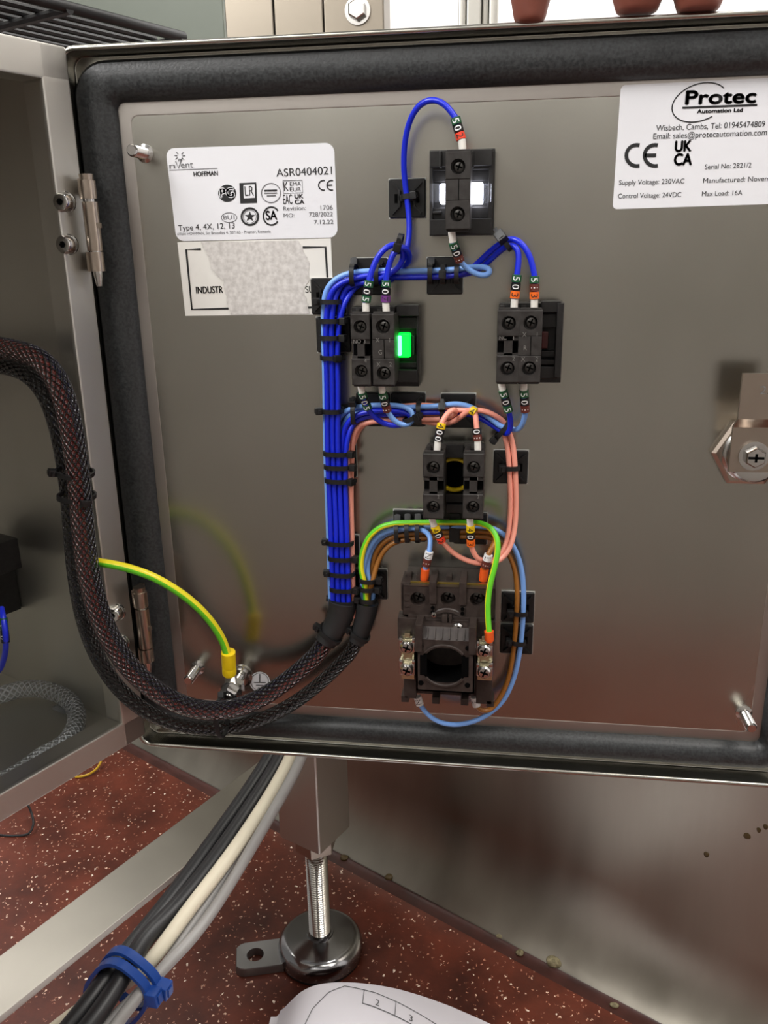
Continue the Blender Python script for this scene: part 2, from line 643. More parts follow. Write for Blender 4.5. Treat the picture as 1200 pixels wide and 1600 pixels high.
def thing(name, loc, label, cat, group=None):
    o = bpy.data.objects.new(name, None)
    COL.objects.link(o)
    o.empty_display_size = 0.01
    o.location = loc
    ORIG[o] = Vector(loc)
    return tag(o, label, cat, group)


def struct(o):
    o['kind'] = 'structure'
    return o


def copy_tree(o, delta):
    """a thing with copies of its parts and sub-parts, moved by delta"""
    def rec(a, par):
        b = a.copy()
        COL.objects.link(b)
        b.parent = par
        ORIG[b] = ORIG[a] + delta
        for ch in [c for c in COL.objects if c.parent == a]:
            rec(ch, b)
        return b
    r = rec(o, None)
    r.location = o.location + delta
    return r


def rrect(x0, x1, z0, z1, r, y, n=6):
    pts = []
    for cx, cz, a0 in ((x1 - r, z1 - r, 0), (x0 + r, z1 - r, 90), (x0 + r, z0 + r, 180), (x1 - r, z0 + r, 270)):
        for i in range(n + 1):
            a = math.radians(a0 + 90 * i / n)
            pts.append(Vector((cx + r * math.cos(a), y, cz + r * math.sin(a))))
    return pts


def cross_screw(mb, c, axis, r, slot=1, h=0.0012, base=0):
    """pan head with a cross recess; material base = metal, slot = dark"""
    c, axis = Vector(c), Vector(axis).normalized()
    mb.mi = base
    mb.lathe(c, axis, [(r, 0), (r, h * 0.6), (r * 0.8, h), (r * 0.3, h * 1.08)], 20)
    mb.mi = slot
    d, x, y = frame_of(axis)
    ca = math.radians(20)
    for a, b in ((x, y), (y, x)):
        a2 = a * math.cos(ca) + b * math.sin(ca) * (1 if a is x else -1)
        b2 = d.cross(a2)
        mb.obox(c + d * h * 1.06, a2 * r * 0.62, b2 * r * 0.13, d * h * 0.12)
    mb.mi = base

# ================================================================== the setting
TH = math.radians(64.6)
U = Vector((-math.cos(TH), -math.sin(TH), 0))     # along the enclosure opening, towards the viewer
MN = Vector((math.sin(TH), -math.cos(TH), 0))     # out of the enclosure opening
NI = -MN
Z = Vector((0, 0, 1))

mb = MB()
mb.box(-3.5, 3.5, -3.5, 2.4, -0.03, 0)
struct(mb.build('floor', FLOOR, origin=(0, 0, 0)))
mb = MB()
mb.box(-3.5, 3.5, 1.9, 1.96, 0, 2.8)
struct(mb.build('wall_back', WALLW))
mb = MB()
mb.box(-3.5, 3.5, -0.56, -0.50, 0, 0.90)
struct(mb.build('added_front_wall', WALLF))  # unseen low wall, added to give the door plate grey reflections
mb = MB()
mb.box(-3.5, 3.5, -1.76, -1.7, 0, 2.8)
struct(mb.build('added_rear_wall', WALLW))  # unseen white wall, added to brighten the top of the plate by reflection
mb = MB()
mb.box(1.7, 1.76, -0.6, 1.9, 0, 2.8)
struct(mb.build('added_side_wall', WALLW))  # unseen wall, added so the enclosure flange reflects something bright

# stainless machine panel standing on the floor, with a resin cove along it
pa, pb = FL(350, 1240), FL(1030, 1600)
PV = (pb - pa).normalized()
PN = Vector((PV.y, -PV.x, 0))                      # towards the viewer
if PN.y > 0:
    PN = -PN
p0, p1 = pa - PV * 0.75, pb + PV * 0.22
mb = MB()
mid = (p0 + p1) / 2
RF, ZF = 0.1345, 0.09
prof = [(-0.0345, 0.73)] + [(-RF * (math.cos(math.radians(g)) - math.cos(math.radians(42))) , ZF - RF * math.sin(math.radians(g)) + 0.0004) for g in range(0, 43, 3)]
back = [(o_ - 0.004, z_) for o_, z_ in reversed(prof)]
mb.prism([p0 + PN * o_ + Z * z_ for o_, z_ in prof + back], p1 - p0)
PANEL_O = tag(mb.build('machine_casing', PANEL), 'large scratched stainless steel machine side panel standing on the red floor', 'panel')
mb = MB()
ring = [p0 + PN * 0.0012 + Z * 0.003, p0 + PN * 0.0012]
ring.append(p0 + PN * 0.014)
for i in range(1, 7):
    a = math.radians(90 * i / 7)
    ring.append(p0 + PN * (0.014 - 0.0128 * math.sin(a)) + Z * (0.003 * (1 - math.cos(a)) + 0.0004))
mb.prism(ring, p1 - p0)
struct(mb.build('trim_1', COVE))

# things far behind, over the top of the door
def upright(mb, x0, x1, y, z0, z1, depth=0.03, bev=0.002):
    a, b = ray(x0, 20), ray(x1, 20)
    mb.box(a.x / a.y * y, b.x / b.y * y, y, y + depth, z0, z1, bev)


mb = MB()
upright(mb, 60, 349, 1.30, 0, 1.5, 0.03)
tag(mb.build('partition_panel', WALLG), 'grey green partition panel behind the black wire shelf', 'panel')
t = thing('steel_column', (ray(450, 20).x / ray(450, 20).y * 0.99, 1.0, 0), 'wide pale stainless steel column carrying a hexagon bolt', 'column')
mb = MB()
upright(mb, 351, 427, 0.985, 0, 1.4, 0.04)
upright(mb, 428, 505, 0.98, 0, 1.4, 0.045)
upright(mb, 505.5, 600, 0.976, 0, 1.4, 0.05)
mb.build('column_body', mat('column_steel', (138, 130, 118), 0.36, 1), t)
mb = MB()
d = ray(559, 17)
c = CAM + d * (0.976 / d.y)
mb.lathe(c, (0, -1, 0), [(0.0135, 0), (0.0135, 0.002), (0.0108, 0.0021)], 24)
mb.lathe(c + Vector((0, -0.002, 0)), (0, -1, 0), [(0.0098, 0), (0.0098, 0.007), (0.0085, 0.008)], 6)
mb.build('hexagon_bolt', CHROME, t, angle=25)
mb = MB()
upright(mb, 716, 728, 1.0, 0, 1.5, 0.05)
upright(mb, 729, 752, 0.992, 0, 1.5, 0.055)
upright(mb, 753, 763, 1.0, 0, 1.5, 0.05)
upright(mb, 764, 778, 0.995, 0, 1.5, 0.05)
tag(mb.build('door_frame_upright', STEEL2), 'narrow ribbed steel upright in front of the bright white wall', 'upright')

# black wire shelf above the enclosure
ZS = 0.9
a, b = FL(123, 12, ZS), FL(287, 58, ZS)
E_ = -U
t = thing('wire_shelf', b, 'black coated wire grid shelf above the open enclosure', 'shelf')
end = b
start = b + U * 0.62
mb = MB()
mb.tube([start, end], 0.006, 10, smooth=False)
mb.build('edge_rod', RODM, t)
for i in range(1, 17):
    mb = MB()
    o = NI * (0.0235 * i)
    mb.tube([start + o + Z * 0.004, end + o + Z * 0.004], 0.0034, 8, smooth=False)
    mb.build('rod', RODM, t)
cb = FL(100, 12, ZS)
s_ = (cb - end).dot(U)
for k in (s_, s_ + 0.32, 0.004):
    mb = MB()
    mb.tube([end + U * k + MN * 0.005 - Z * 0.003, end + U * k + NI * 0.40 - Z * 0.003], 0.0048, 8, smooth=False)
    mb.build('cross_bar', RODM, t)

# ================================================================== enclosure with its door
DX0, DX1, DZ0, DZ1 = -0.2255, 0.1755, 0.3570, 0.7585
LIP = 0.0128
yc = 0.437
c1, c2 = ray(116, 240), ray(165, 640)
C0 = Vector(((c1.x / c1.y + c2.x / c2.y) / 2 * yc, yc, 0))
BZ0, BZ1 = 0.3705, 0.7565
ENC = thing('electrical_enclosure', (C0.x, C0.y, BZ0), 'stainless steel electrical enclosure with its door swung wide open', 'enclosure')


def bobox(mb, a0, a1, b0, b1, z0, z1, bev=0.0):
    c = C0 + U * ((a0 + a1) / 2) + NI * ((b0 + b1) / 2) + Z * ((z0 + z1) / 2)
    mb.obox(c, U * (a1 - a0) / 2, NI * (b1 - b0) / 2, Z * (z1 - z0) / 2, bev)


mb = MB()
T = 0.0015
W, D = 0.40, 0.21
FLG = 0.0165
bobox(mb, 0, T, 0, D, BZ0, BZ1)
bobox(mb, W - T, W, 0, D, BZ0, BZ1)
bobox(mb, 0, W, 0, D, BZ0, BZ0 + T)
bobox(mb, 0, W, 0, D, BZ1 - T, BZ1)
bobox(mb, 0, W, D - T, D, BZ0, BZ1)
# rolled flange round the opening
bobox(mb, 0, FLG, -0.003, T, BZ0, BZ1, 0.0014)
bobox(mb, W - FLG, W, -0.003, T, BZ0, BZ1, 0.0014)
bobox(mb, 0, W, -0.003, T, BZ0, BZ0 + FLG, 0.0014)
bobox(mb, 0, W, -0.003, T, BZ1 - FLG, BZ1, 0.0014)
bobox(mb, FLG - 0.002, FLG, -0.001, 0.012, BZ0 + FLG, BZ1 - FLG, 0.0008)
bobox(mb, FLG, W - FLG, -0.001, 0.012, BZ0 + FLG - 0.002, BZ0 + FLG, 0.0008)
bobox(mb, FLG, W - FLG, -0.001, 0.012, BZ1 - FLG, BZ1 - FLG + 0.002, 0.0008)
mb.build('enclosure_body', STEEL2, ENC, origin=(C0.x, C0.y, BZ0))

# door: a shallow tray
mb = MB()
loops = []
for off, y in ((0, PY + 0.0022), (0, PY - LIP + 0.0014), (0.0004, PY - LIP + 0.0004), (0.0014, PY - LIP), (0.0024, PY - LIP + 0.0004), (0.0028, PY - LIP + 0.0014), (0.0028, PY - 0.0010), (0.0038, PY)):
    loops.append(rrect(DX0 + off, DX1 - off, DZ0 + off, DZ1 - off, max(0.002, 0.009 - off), y))
mb.loft(loops, True, True)
DOOR = mb.build('door_panel', STEEL, ENC, origin=((DX0 + DX1) / 2, PY, DZ0), angle=50)
GX0, GX1, GZ0, GZ1 = -0.2015, 0.1545, 0.3795, 0.7337
mb = MB()
loops = []
for k, h in ((1, 0), (0.99, 0.0040), (0.90, 0.0065), (0.64, 0.0078), (0.36, 0.0076), (0.12, 0.0056), (0, 0.002), (-0.015, 0)):
    loops.append(rrect(GX0 - 0.0210 * k, GX1 + 0.0178 * k, GZ0 - 0.0150 * k, GZ1 + 0.0193 * k, max(0.004, k * 0.014 + 0.004), PY - h + 0.0002, 8))
mb.loft(loops)
mb.build('door_gasket', GASKET, DOOR)
mb = MB()
loops = [rrect(GX0 + o, GX1 - o, GZ0 + o, GZ1 - o, 0.004, PY - h, 4) for o, h in ((-0.002, 0.00001), (-0.001, 0.0003), (0.0062, 0.0003), (0.0066, 0.00001))]
mb.loft(loops)
mb.build('sealant_strip', FILM, DOOR)
for bx, by in ((227, 240), (309, 1043), (1162, 1113)):
    mb = MB()
    b = P(bx, by)
    y = Vector((0, -1, 0))
    mb.lathe(b, y, [(0.0046, 0), (0.0046, 0.0008), (0.0030, 0.0016), (0.0029, 0.0165), (0.0023, 0.0175)], 20)
    prof = []
    for i in range(18):
        prof += [(0.00315, 0.004 + i * 0.0007), (0.0028, 0.00435 + i * 0.0007)]
    mb.lathe(b, y, prof, 20)
    mb.build('threaded_stud', CHROME, DOOR)
b = P(377, 1056)
mb = MB()
y = Vector((0, -1, 0))
mb.lathe(b, y, [(0.0075, 0), (0.0075, 0.0012), (0.0058, 0.0013), (0.0058, 0.003)], 24)
prof = []
for i in range(34):
    prof += [(0.0031, 0.003 + i * 0.0007), (0.0027, 0.00335 + i * 0.0007)]
mb.lathe(b, y, prof + [(0.0024, 0.0278)], 20)
mb.build('earth_stud', CHROME, DOOR)
EARTH = b
# quarter turn latch
b = P(1168, 706)
mb = MB()
mb.lathe(b, y, [(0.0190, 0), (0.0190, 0.0035), (0.0170, 0.0045)], 6, rot=0.0)
mb.build('latch_nut', NICKEL, DOOR, angle=25)
mb = MB()
mb.lathe(b, y, [(0.0145, 0.0045), (0.0145, 0.0065), (0.0132, 0.0075), (0.0128, 0.0075), (0.0128, 0.0150), (0.0118, 0.0160), (0.0100, 0.0162)], 32)
mb.build('latch_barrel', CHROME, DOOR)
mb = MB()
q = lambda x, y_, h: P(x, y_, h)
a0, a1 = P(1158, 742, 0.0185), P(1205, 742, 0.0185)
xa, xb = P(1150, 640, 0.02).x, P(1150, 640, 0.02).x + 0.0205
zt, zk, zk2, zb = P(1180, 584, 0.026).z, P(1180, 655, 0.025).z, P(1180, 668, 0.0185).z, P(1180, 738, 0.0185).z
for (z0, z1, h0, h1) in ((zb, zk2, 0.0185, 0.0185), (zk2, zk, 0.0185, 0.0255), (zk, zt, 0.0255, 0.0255)):
    pts = [(xa, z0, h0), (xb, z0, h0), (xb, z1, h1), (xa, z1, h1)]
    mb.prism([Vector((x, PY - h, z)) for x, z, h in pts], (0, 0.0022, 0))
mb.mi = 1
A = Vector((xa + 0.0085, PY - 0.0258, P(1190, 616, 0.026).z))
mb.text('25', A, A + Vector((0.0065, 0, 0)), 0.0042, 0.0001)
mb.build('latch_cam', [NICKEL, MOULDED], DOOR)
mb = MB()
bb = P(1177, 712, 0.0185)
mb.lathe(bb, y, [(0.0075, 0), (0.0075, 0.0015), (0.0058, 0.0017)], 24)
mb.lathe(bb + y * 0.0016, y, [(0.0054, 0), (0.0054, 0.003), (0.0046, 0.004)], 6)
mb.mi = 1
mb.obox(bb + y * 0.0057, (0.0038, 0, 0), (0, 0.0001, 0), (0, 0, 0.0006))
mb.obox(bb + y * 0.0057, (0.0006, 0, 0), (0, 0.0001, 0), (0, 0, 0.0022))
mb.build('latch_screw', [CHROME, PITCH], DOOR)

# hinges
for (x0, y0, x1, y1, x2, y2, x3, y3) in ((134, 272, 136, 311, 141, 394, 149, 424), (217, 917, 219, 947, 222, 1012, 226, 1032)):
    hy = 0.026
    top = P(x0, y0, hy)
    ax = top.x
    zz = [P(a, b, hy).z for a, b in ((x0, y0), (x1, y1), (x2, y2), (x3, y3))]
    base = Vector((ax, PY - hy, zz[3]))
    hg = MB()
    hg.lathe(Vector((ax + 0.0005, PY - hy, zz[3] - 0.0075)), Z, [(0.0014, 0), (0.0024, 0.006), (0.0026, 0.0078), (0.0026, zz[0] - zz[3] + 0.007)], 16)
    h = hg.build('hinge', CHROME, ENC)
    hg = MB()
    hg.lathe(Vector((ax, PY - hy, zz[1])), Z, [(0.0043, 0), (0.0043, zz[0] - zz[1] - 0.003), (0.0034, zz[0] - zz[1] - 0.0028), (0.0036, zz[0] - zz[1])], 20)
    hg.obox(Vector((ax - 0.003, PY - hy + 0.005, (zz[1] + zz[0]) / 2)), (0.0015, 0, 0), (0, 0.006, 0), Z * ((zz[0] - zz[1]) / 2 - 0.002))
    hg.build('hinge_leaf', NICKEL, h)
    hg = MB()
    hg.lathe(Vector((ax, PY - hy, zz[3])), Z, [(0.0043, 0), (0.0043, zz[2] - zz[3])], 20)
    hg.obox(Vector((ax - 0.003, PY - hy + 0.005, (zz[3] + zz[2]) / 2)), (0.0015, 0, 0), (0, 0.006, 0), Z * ((zz[2] - zz[3]) / 2))
    hg.build('hinge_leaf', NICKEL, h)
    hg = MB()
    hg.lathe(Vector((ax + 0.0004, PY - hy, zz[2] + 0.0006)), Z, [(0.0039, 0), (0.0039, zz[1] - zz[2] - 0.002)], 20)
    hg.obox(Vector((ax + 0.0045, PY - hy - 0.0012, (zz[1] + zz[2]) / 2)), (0.001, 0, 0), (0, 0.001, 0), Z * 0.0012)
    hg.build('hinge_barrel', NICKEL, h)
for bx, by in ((103, 316), (107, 382), (158, 953), (183, 956), (189, 1004)):
    c = ON(bx, by, C0 + MN * 0.0032, MN)
    ax = (U * 0.88 + MN * 0.35).normalized()
    mb = MB()
    c = c - ax * 0.001
    mb.lathe(c, ax, [(0.0052, 0), (0.0052, 0.0012), (0.0044, 0.0013), (0.0044, 0.0022)], 22)
    mb.lathe(c + ax * 0.0022, ax, [(0.0047, 0), (0.0046, 0.0028), (0.0037, 0.0042), (0.0018, 0.0044)], 22)
    mb.mi = 1
    d_, x_, y_ = frame_of(ax)
    for k in range(3):
        an = math.radians(60 * k)
        mb.obox(c + ax * 0.00655, (x_ * math.cos(an) + y_ * math.sin(an)) * 0.0016, (y_ * math.cos(an) - x_ * math.sin(an)) * 0.0006, ax * 0.0002)
    mb.build('hinge_bolt', [CHROME, PITCH], ENC)

# ================================================================== printed labels on the door
def label_slab(mb, corners, rad, lift=0.00035):
    """thin sheet on the door through four measured corners, with rounded corners"""
    q = [P(*c) for c in corners]
    ring = []
    for i in range(4):
        p, a, b = q[i], q[i - 1], q[(i + 1) % 4]
        da, db = (a - p).normalized(), (b - p).normalized()
        if rad < 1e-4:
            ring.append(p)
            continue
        for k in range(7):
            th = math.radians(90 * k / 6)
            ring.append(p + da * rad * (1 - math.sin(th)) + db * rad * (1 - math.cos(th)))
    mb.prism(ring, (0, -lift, 0))


LH = 0.0004
mb = MB()
label_slab(mb, ((259, 232), (522, 223), (528, 371), (276, 377)), 0.0045)
mb.mi = 1
T_ = lambda s, x0, y0, x1, y1, c, b=0: mb.ptext(s, x0, y0, x1, y1, c, LH, b)
mb.mi = 2
T_('n', 265, 263.5, 274, 263, 8)
T_('ent', 283, 262.5, 302, 261.5, 9)
mb.pstroke([(274.5, 252), (279, 263), (285, 246)], 1.6, LH)
for an in range(-80, 261, 42):
    if 60 < an < 120:
        continue
    a_ = math.radians(an)
    mb.pstroke([(281 + 4 * math.cos(a_), 244 - 4 * math.sin(a_)), (281 + 8.5 * math.cos(a_), 244 - 8.5 * math.sin(a_))], 1.3, LH)
mb.pstroke([(265, 266), (340, 263)], 0.9, LH)
mb.mi = 1
T_('HOFFMAN', 303, 275.5, 340.5, 274, 6.5, 0.00008)
T_('ASR0404021', 432, 276, 519, 272, 11)
# certification marks
mb.pdisc(355, 302, 14, 13.5, LH)
mb.mi = 0
mb.ptext('PG', 344.5, 308.5, 366, 307.5, 13, LH + 0.0002, 0.0004)
mb.mi = 1
mb.poly([P(x, y_, LH) + Vector((0, -0.0001, 0)) for x, y_ in ((374, 286), (400.5, 285), (401.5, 317), (375.5, 318))])
mb.mi = 0
mb.poly([P(x, y_, LH) + Vector((0, -0.0002, 0)) for x, y_ in ((380.5, 289), (398, 288), (398.7, 309), (381.2, 310))])
mb.mi = 1
mb.ptext('LR', 383, 306, 397, 305.5, 14, LH + 0.0002)
mb.mi = 2
ring_ = lambda cx, cy, r: [(cx + r * math.cos(2 * math.pi * i / 32), cy + r * math.sin(2 * math.pi * i / 32)) for i in range(32)]
mb.pstroke(ring_(423.5, 301.5, 15), 1.2, LH, True)
mb.mi = 1
mb.pstroke([(413, 298), (433, 297.5)], 2.6, LH)
mb.mi = 2
mb.pstroke([(413, 302), (433, 301.5)], 1.6, LH)
mb.pstroke([(417, 306), (431, 305.5)], 1.6, LH)
mb.mi = 1
mb.pstroke([(442, 282.5), (472, 281.5), (473, 301), (443, 302)], 0.9, LH, True)
T_('K', 444, 298.5, 451, 298, 13)
T_('EMA', 453, 290.5, 470.5, 290, 5.5)
T_('EUR', 453, 299, 470.5, 298.5, 5.5)
T_('EAC', 443, 319, 457, 318.5, 14)
T_('UK', 460.5, 310, 474, 309.5, 6, 0.0001)
T_('CA', 461, 318.8, 475.5, 318.3, 6, 0.0001)


def ce_mark(mb, cx, cy, r, gap, wpx):
    for k in (0, 1):
        c_ = cx + k * gap
        mb.pstroke([(c_ + r * math.cos(math.radians(a_)), cy - r * math.sin(math.radians(a_))) for a_ in range(75, 286, 15)], wpx, LH)
    mb.pstroke([(cx + gap - r, cy), (cx + gap + r * 0.1, cy - 0.2)], wpx, LH)


ce_mark(mb, 505.5, 289.5, 7.6, 13, 1.9)
mb.mi = 2
T_('Revision:', 443, 329, 478, 328, 6)
T_('1706', 501, 328, 520, 327.5, 6.5)
T_('MO:', 443.5, 340, 460, 339.6, 6)
T_('728/2022', 483, 338.5, 520, 337.8, 6.5)
T_('7.12.22', 491, 350.5, 521, 349.8, 6.2)
mb.pstroke([(358 + 12 * math.cos(2 * math.pi * i / 32), 340 + 7.5 * math.sin(2 * math.pi * i / 32)) for i in range(32)], 0.9, LH, True)
T_('BU1', 349.5, 343, 366.5, 342.5, 6)
mb.mi = 1
mb.pstroke(ring_(390.5, 338.5, 13), 3, LH, True)
mb.pstroke(ring_(390.5, 338.5, 10), 0.6, LH, True)
mb.poly([P(390.5 + (8.6 if i % 2 == 0 else 3.6) * math.sin(math.pi * i / 5), 338.5 - (8.6 if i % 2 == 0 else 3.6) * math.cos(math.pi * i / 5), LH) + Vector((0, -0.0001, 0)) for i in range(10)])
mb.pstroke([(424 + 12.5 * math.cos(math.radians(a_)), 337.5 - 14 * math.sin(math.radians(a_))) for a_ in range(35, 326, 12)], 2.4, LH)
T_('SA', 416, 343.5, 433, 343, 13, 0.00015)
T_('Type 4, 4X, 12, 13', 279, 360.5, 367, 356.5, 8.5)
mb.mi = 2
T_('nVent HOFFMAN, Str Bruxelles 4, 507165 - Prejmer, Romania', 277.5, 367.5, 423, 363.5, 4.2)
tag(mb.build('rating_label', [LABEL, INK, GREYINK]), 'white rating label with rows of certification marks, above the torn label', 'label')

mb = MB()
label_slab(mb, ((277.5, 378.5), (517, 372.5), (522, 491), (290, 493.5)), 0.0)
mb.mi = 1
fr = [((314, 389.5), (291, 390), (300, 483.5), (357, 482)), ((473, 386.5), (508.5, 386), (514, 470)), ((481, 480.5), (494, 480.2))]
for pts in fr:
    mb.pstroke(pts, 3.2, 0.0004)
mb.ptext('INDUSTR', 307, 458.5, 348.5, 457.5, 10.5, 0.0004, 0.00012)
mb.ptext('SUP', 477.5, 457.5, 497, 457, 10.5, 0.0004)
lab = mb.build('torn_label', [LABEL2, INK])
tag(lab, 'torn white label with black printed frame reading INDUSTR, below the rating label', 'label')
mb = MB()
edge = [(314, 378), (321, 392), (327, 402), (330, 418), (338, 428), (350, 440), (351.5, 455), (354, 466), (357, 480), (360, 491.5), (400, 491.2), (440, 490.8), (484, 490.3), (481, 478), (479, 468), (475, 458), (477, 448), (484, 436), (482, 424), (484, 412), (480, 402), (474, 392), (470, 382), (466, 375.5), (420, 376.3), (365, 377.3)]
edge2 = []
for i, (x, y_) in enumerate(edge):
    nx, ny = edge[(i + 1) % len(edge)]
    edge2.append((x, y_))
    if abs(ny - y_) > 5:
        for k in (1, 2):
            edge2.append((x + (nx - x) * k / 3 + random.uniform(-1.2, 1.2), y_ + (ny - y_) * k / 3))
mb.prism([P(x, y_, 0.0003) for x, y_ in edge2], (0, -0.0003, 0))
tp = mb.build('torn_paper_layer', TORN, lab)
tp['label'] = 'rough grey torn paper layer'

mb = MB()
label_slab(mb, ((970, 133.5), (1300, 117), (1290, 316), (957, 327)), 0.0022)
mb.mi = 1
T_('Protec', 1071, 163, 1180, 160, 17, 0.00035)
mb.pstroke([(1066, 168.5), (1183, 164)], 2.6, LH)
T_('Automation Ltd', 1089, 177, 1160, 174.5, 4.8, 0.00012)
arc = []
for a_ in range(25, 300, 9):
    t_ = math.radians(a_)
    arc.append((1093 + 43 * math.cos(t_) - 2 * math.sin(t_), 160 - 29 * math.sin(t_) - 12 * math.cos(t_) * 0.9))
mb.pstroke(arc, 1.5, LH)
T_('Wisbech, Cambs, Tel: 01945474809', 1025, 204.5, 1195, 198, 7.6)
T_('Email: sales@protecautomation.com', 1020.5, 217.5, 1198, 211, 7.6)
ce_mark(mb, 995, 243, 16.5, 28.5, 5)
T_('UK', 1054.5, 237, 1079.5, 236, 14, 0.0003)
T_('CA', 1053, 258, 1080, 257.3, 15, 0.0003)
T_('Serial No: 2821/2', 1101, 264.5, 1173.5, 261.5, 6.5)
T_('Supply Voltage: 230VAC', 967, 289, 1069, 286.5, 6.5)
T_('Manufactured: November 2022', 1098.5, 286, 1246, 281, 6.5)
T_('Control Voltage: 24VDC', 965.5, 310, 1064, 307.5, 6.5)
T_('Max Load: 16A', 1096.5, 306.5, 1159.5, 304.5, 6.5)
tag(mb.build('maker_plate', [LABEL, INK]), 'white panel builder plate with oval logo and supply voltages under the gasket', 'label')

mb = MB()
mb.pdisc(406, 1065, 16, 15.5, 0, 0.0003)
mb.mi = 1
mb.pstroke(ring_(406, 1065, 13.6), 1.0, 0.0004, True)
mb.pstroke([(406, 1053), (406, 1066)], 1.6, 0.0004)
for hw, yy in ((9.5, 1066), (6, 1070.5), (3, 1074.5)):
    mb.pstroke([(406 - hw, yy), (406 + hw, yy + 0.4)], 1.5, 0.0004)
tag(mb.build('earth_symbol_sticker', [LABEL, INK]), 'small round white sticker with earth symbol beside the earth stud', 'sticker')

# ================================================================== adhesive cable tie mounts
def make_mount():
    t = thing('cable_tie_mount', (0, 0, 0), 'x', 'cable tie mount')
    mb = MB()
    mb.box(-0.0096, 0.0096, -0.0008, 0, -0.0096, 0.0096)
    mb.build('adhesive_pad', WHITEFOAM, t, origin=(0, 0, 0))
    mb = MB()
    s, f = 0.0094, 0.0066
    mb.loft([rrect(-s, s, -s, s, 0.001, -0.0007, 3), rrect(-s, s, -s, s, 0.001, -0.0018, 3), rrect(-s + 0.0005, s - 0.0005, -s + 0.0005, s - 0.0005, 0.001, -0.0023, 3)], True, True)
    for sx in (-1, 1):
        for sz in (-1, 1):
            a, b = Vector((sx * 0.0032, -0.0023, sz * 0.0032)), Vector((sx * 0.0078, -0.0023, sz * 0.0078))
            dd = (b - a).normalized()
            nn = Vector((dd.z, 0, -dd.x)) * 0.00045
            mb.prism([a - nn, a + nn, a + nn + Vector((0, -0.0024, 0)), a - nn + Vector((0, -0.0024, 0))], b - a - dd * 0.0004)
    mb.box(-0.0044, 0.0044, -0.0048, -0.0022, -0.0016, 0.0016, 0.0005)
    mb.box(-0.0044, -0.0030, -0.0048, -0.0022, -0.0040, 0.0040, 0.0004)
    mb.box(0.0030, 0.0044, -0.0048, -0.0022, -0.0040, 0.0040, 0.0004)
    mb.mi = 1
    for sx in (-1, 1):
        mb.box(sx * 0.0048, sx * 0.0064, -0.00245, -0.0022, -0.0022, 0.0022)
    mb.build('mount_base', [MOUNT, PITCH], t, origin=(0, 0, 0))
    return t


MOUNTS = [
    (636, 310, 'black square tie mount holding a single blue wire beside the white lit lamp holder'),
    (578, 432, 'black square tie mount behind the blue wire loop above the green lamp'),
    (513, 463, 'black square tie mount over the torn label corner, under the bundle bend'),
    (521, 523, 'black square tie mount directly below the one over the torn label corner'),
    (695, 431, 'black square tie mount under the bundle below the white lit lamp holder'),
    (583, 640, 'black square tie mount under the two wire tails of the green lamp block'),
    (638, 640, 'black square tie mount under the light blue curl below the green lamp'),
    (716, 642, 'black square tie mount behind the pink wires over the emergency stop contacts'),
    (798, 730, 'black square tie mount carrying the pair of pink wires alone'),
    (531, 720, 'black square tie mount half hidden by the middle of the vertical blue bundle'),
    (536, 860, 'black square tie mount at the bundle foot, upper of the stacked two'),
    (536, 917, 'black square tie mount at the bundle foot, lower of the stacked two'),
    (640, 822, 'black square tie mount under the green and yellow earth wire, with three ties'),
    (735, 826, 'black square tie mount below the emergency stop contacts, behind orange markers'),
    (580, 913, 'black square tie mount holding brown and light blue wires above the sleeve'),
    (809, 949, 'black square tie mount beside the isolator, upper of the pair'),
    (807, 999, 'black square tie mount beside the isolator, lower of the pair'),
]
proto = make_mount()
for i, (x, y_, lab_) in enumerate(MOUNTS):
    p = P(x, y_, 0.002)
    p.y = PY - 0.0001
    if i == 0:
        proto.location = p
        o = proto
    else:
        o = copy_tree(proto, Vector((0, 0, 0)))
        o.location = p
    o['label'] = lab_
    o['group'] = 'adhesive cable tie mounts on the door'

# ================================================================== contact blocks
def screw_part(c, r, parent, axis=(0, -1, 0), m=None):
    mb = MB()
    cross_screw(mb, c, axis, r)
    return mb.build('terminal_screw', [m or SCREWM, PITCH], parent)


SCREWM = mat('blackened_screw', (88, 86, 84), 0.28, 1)


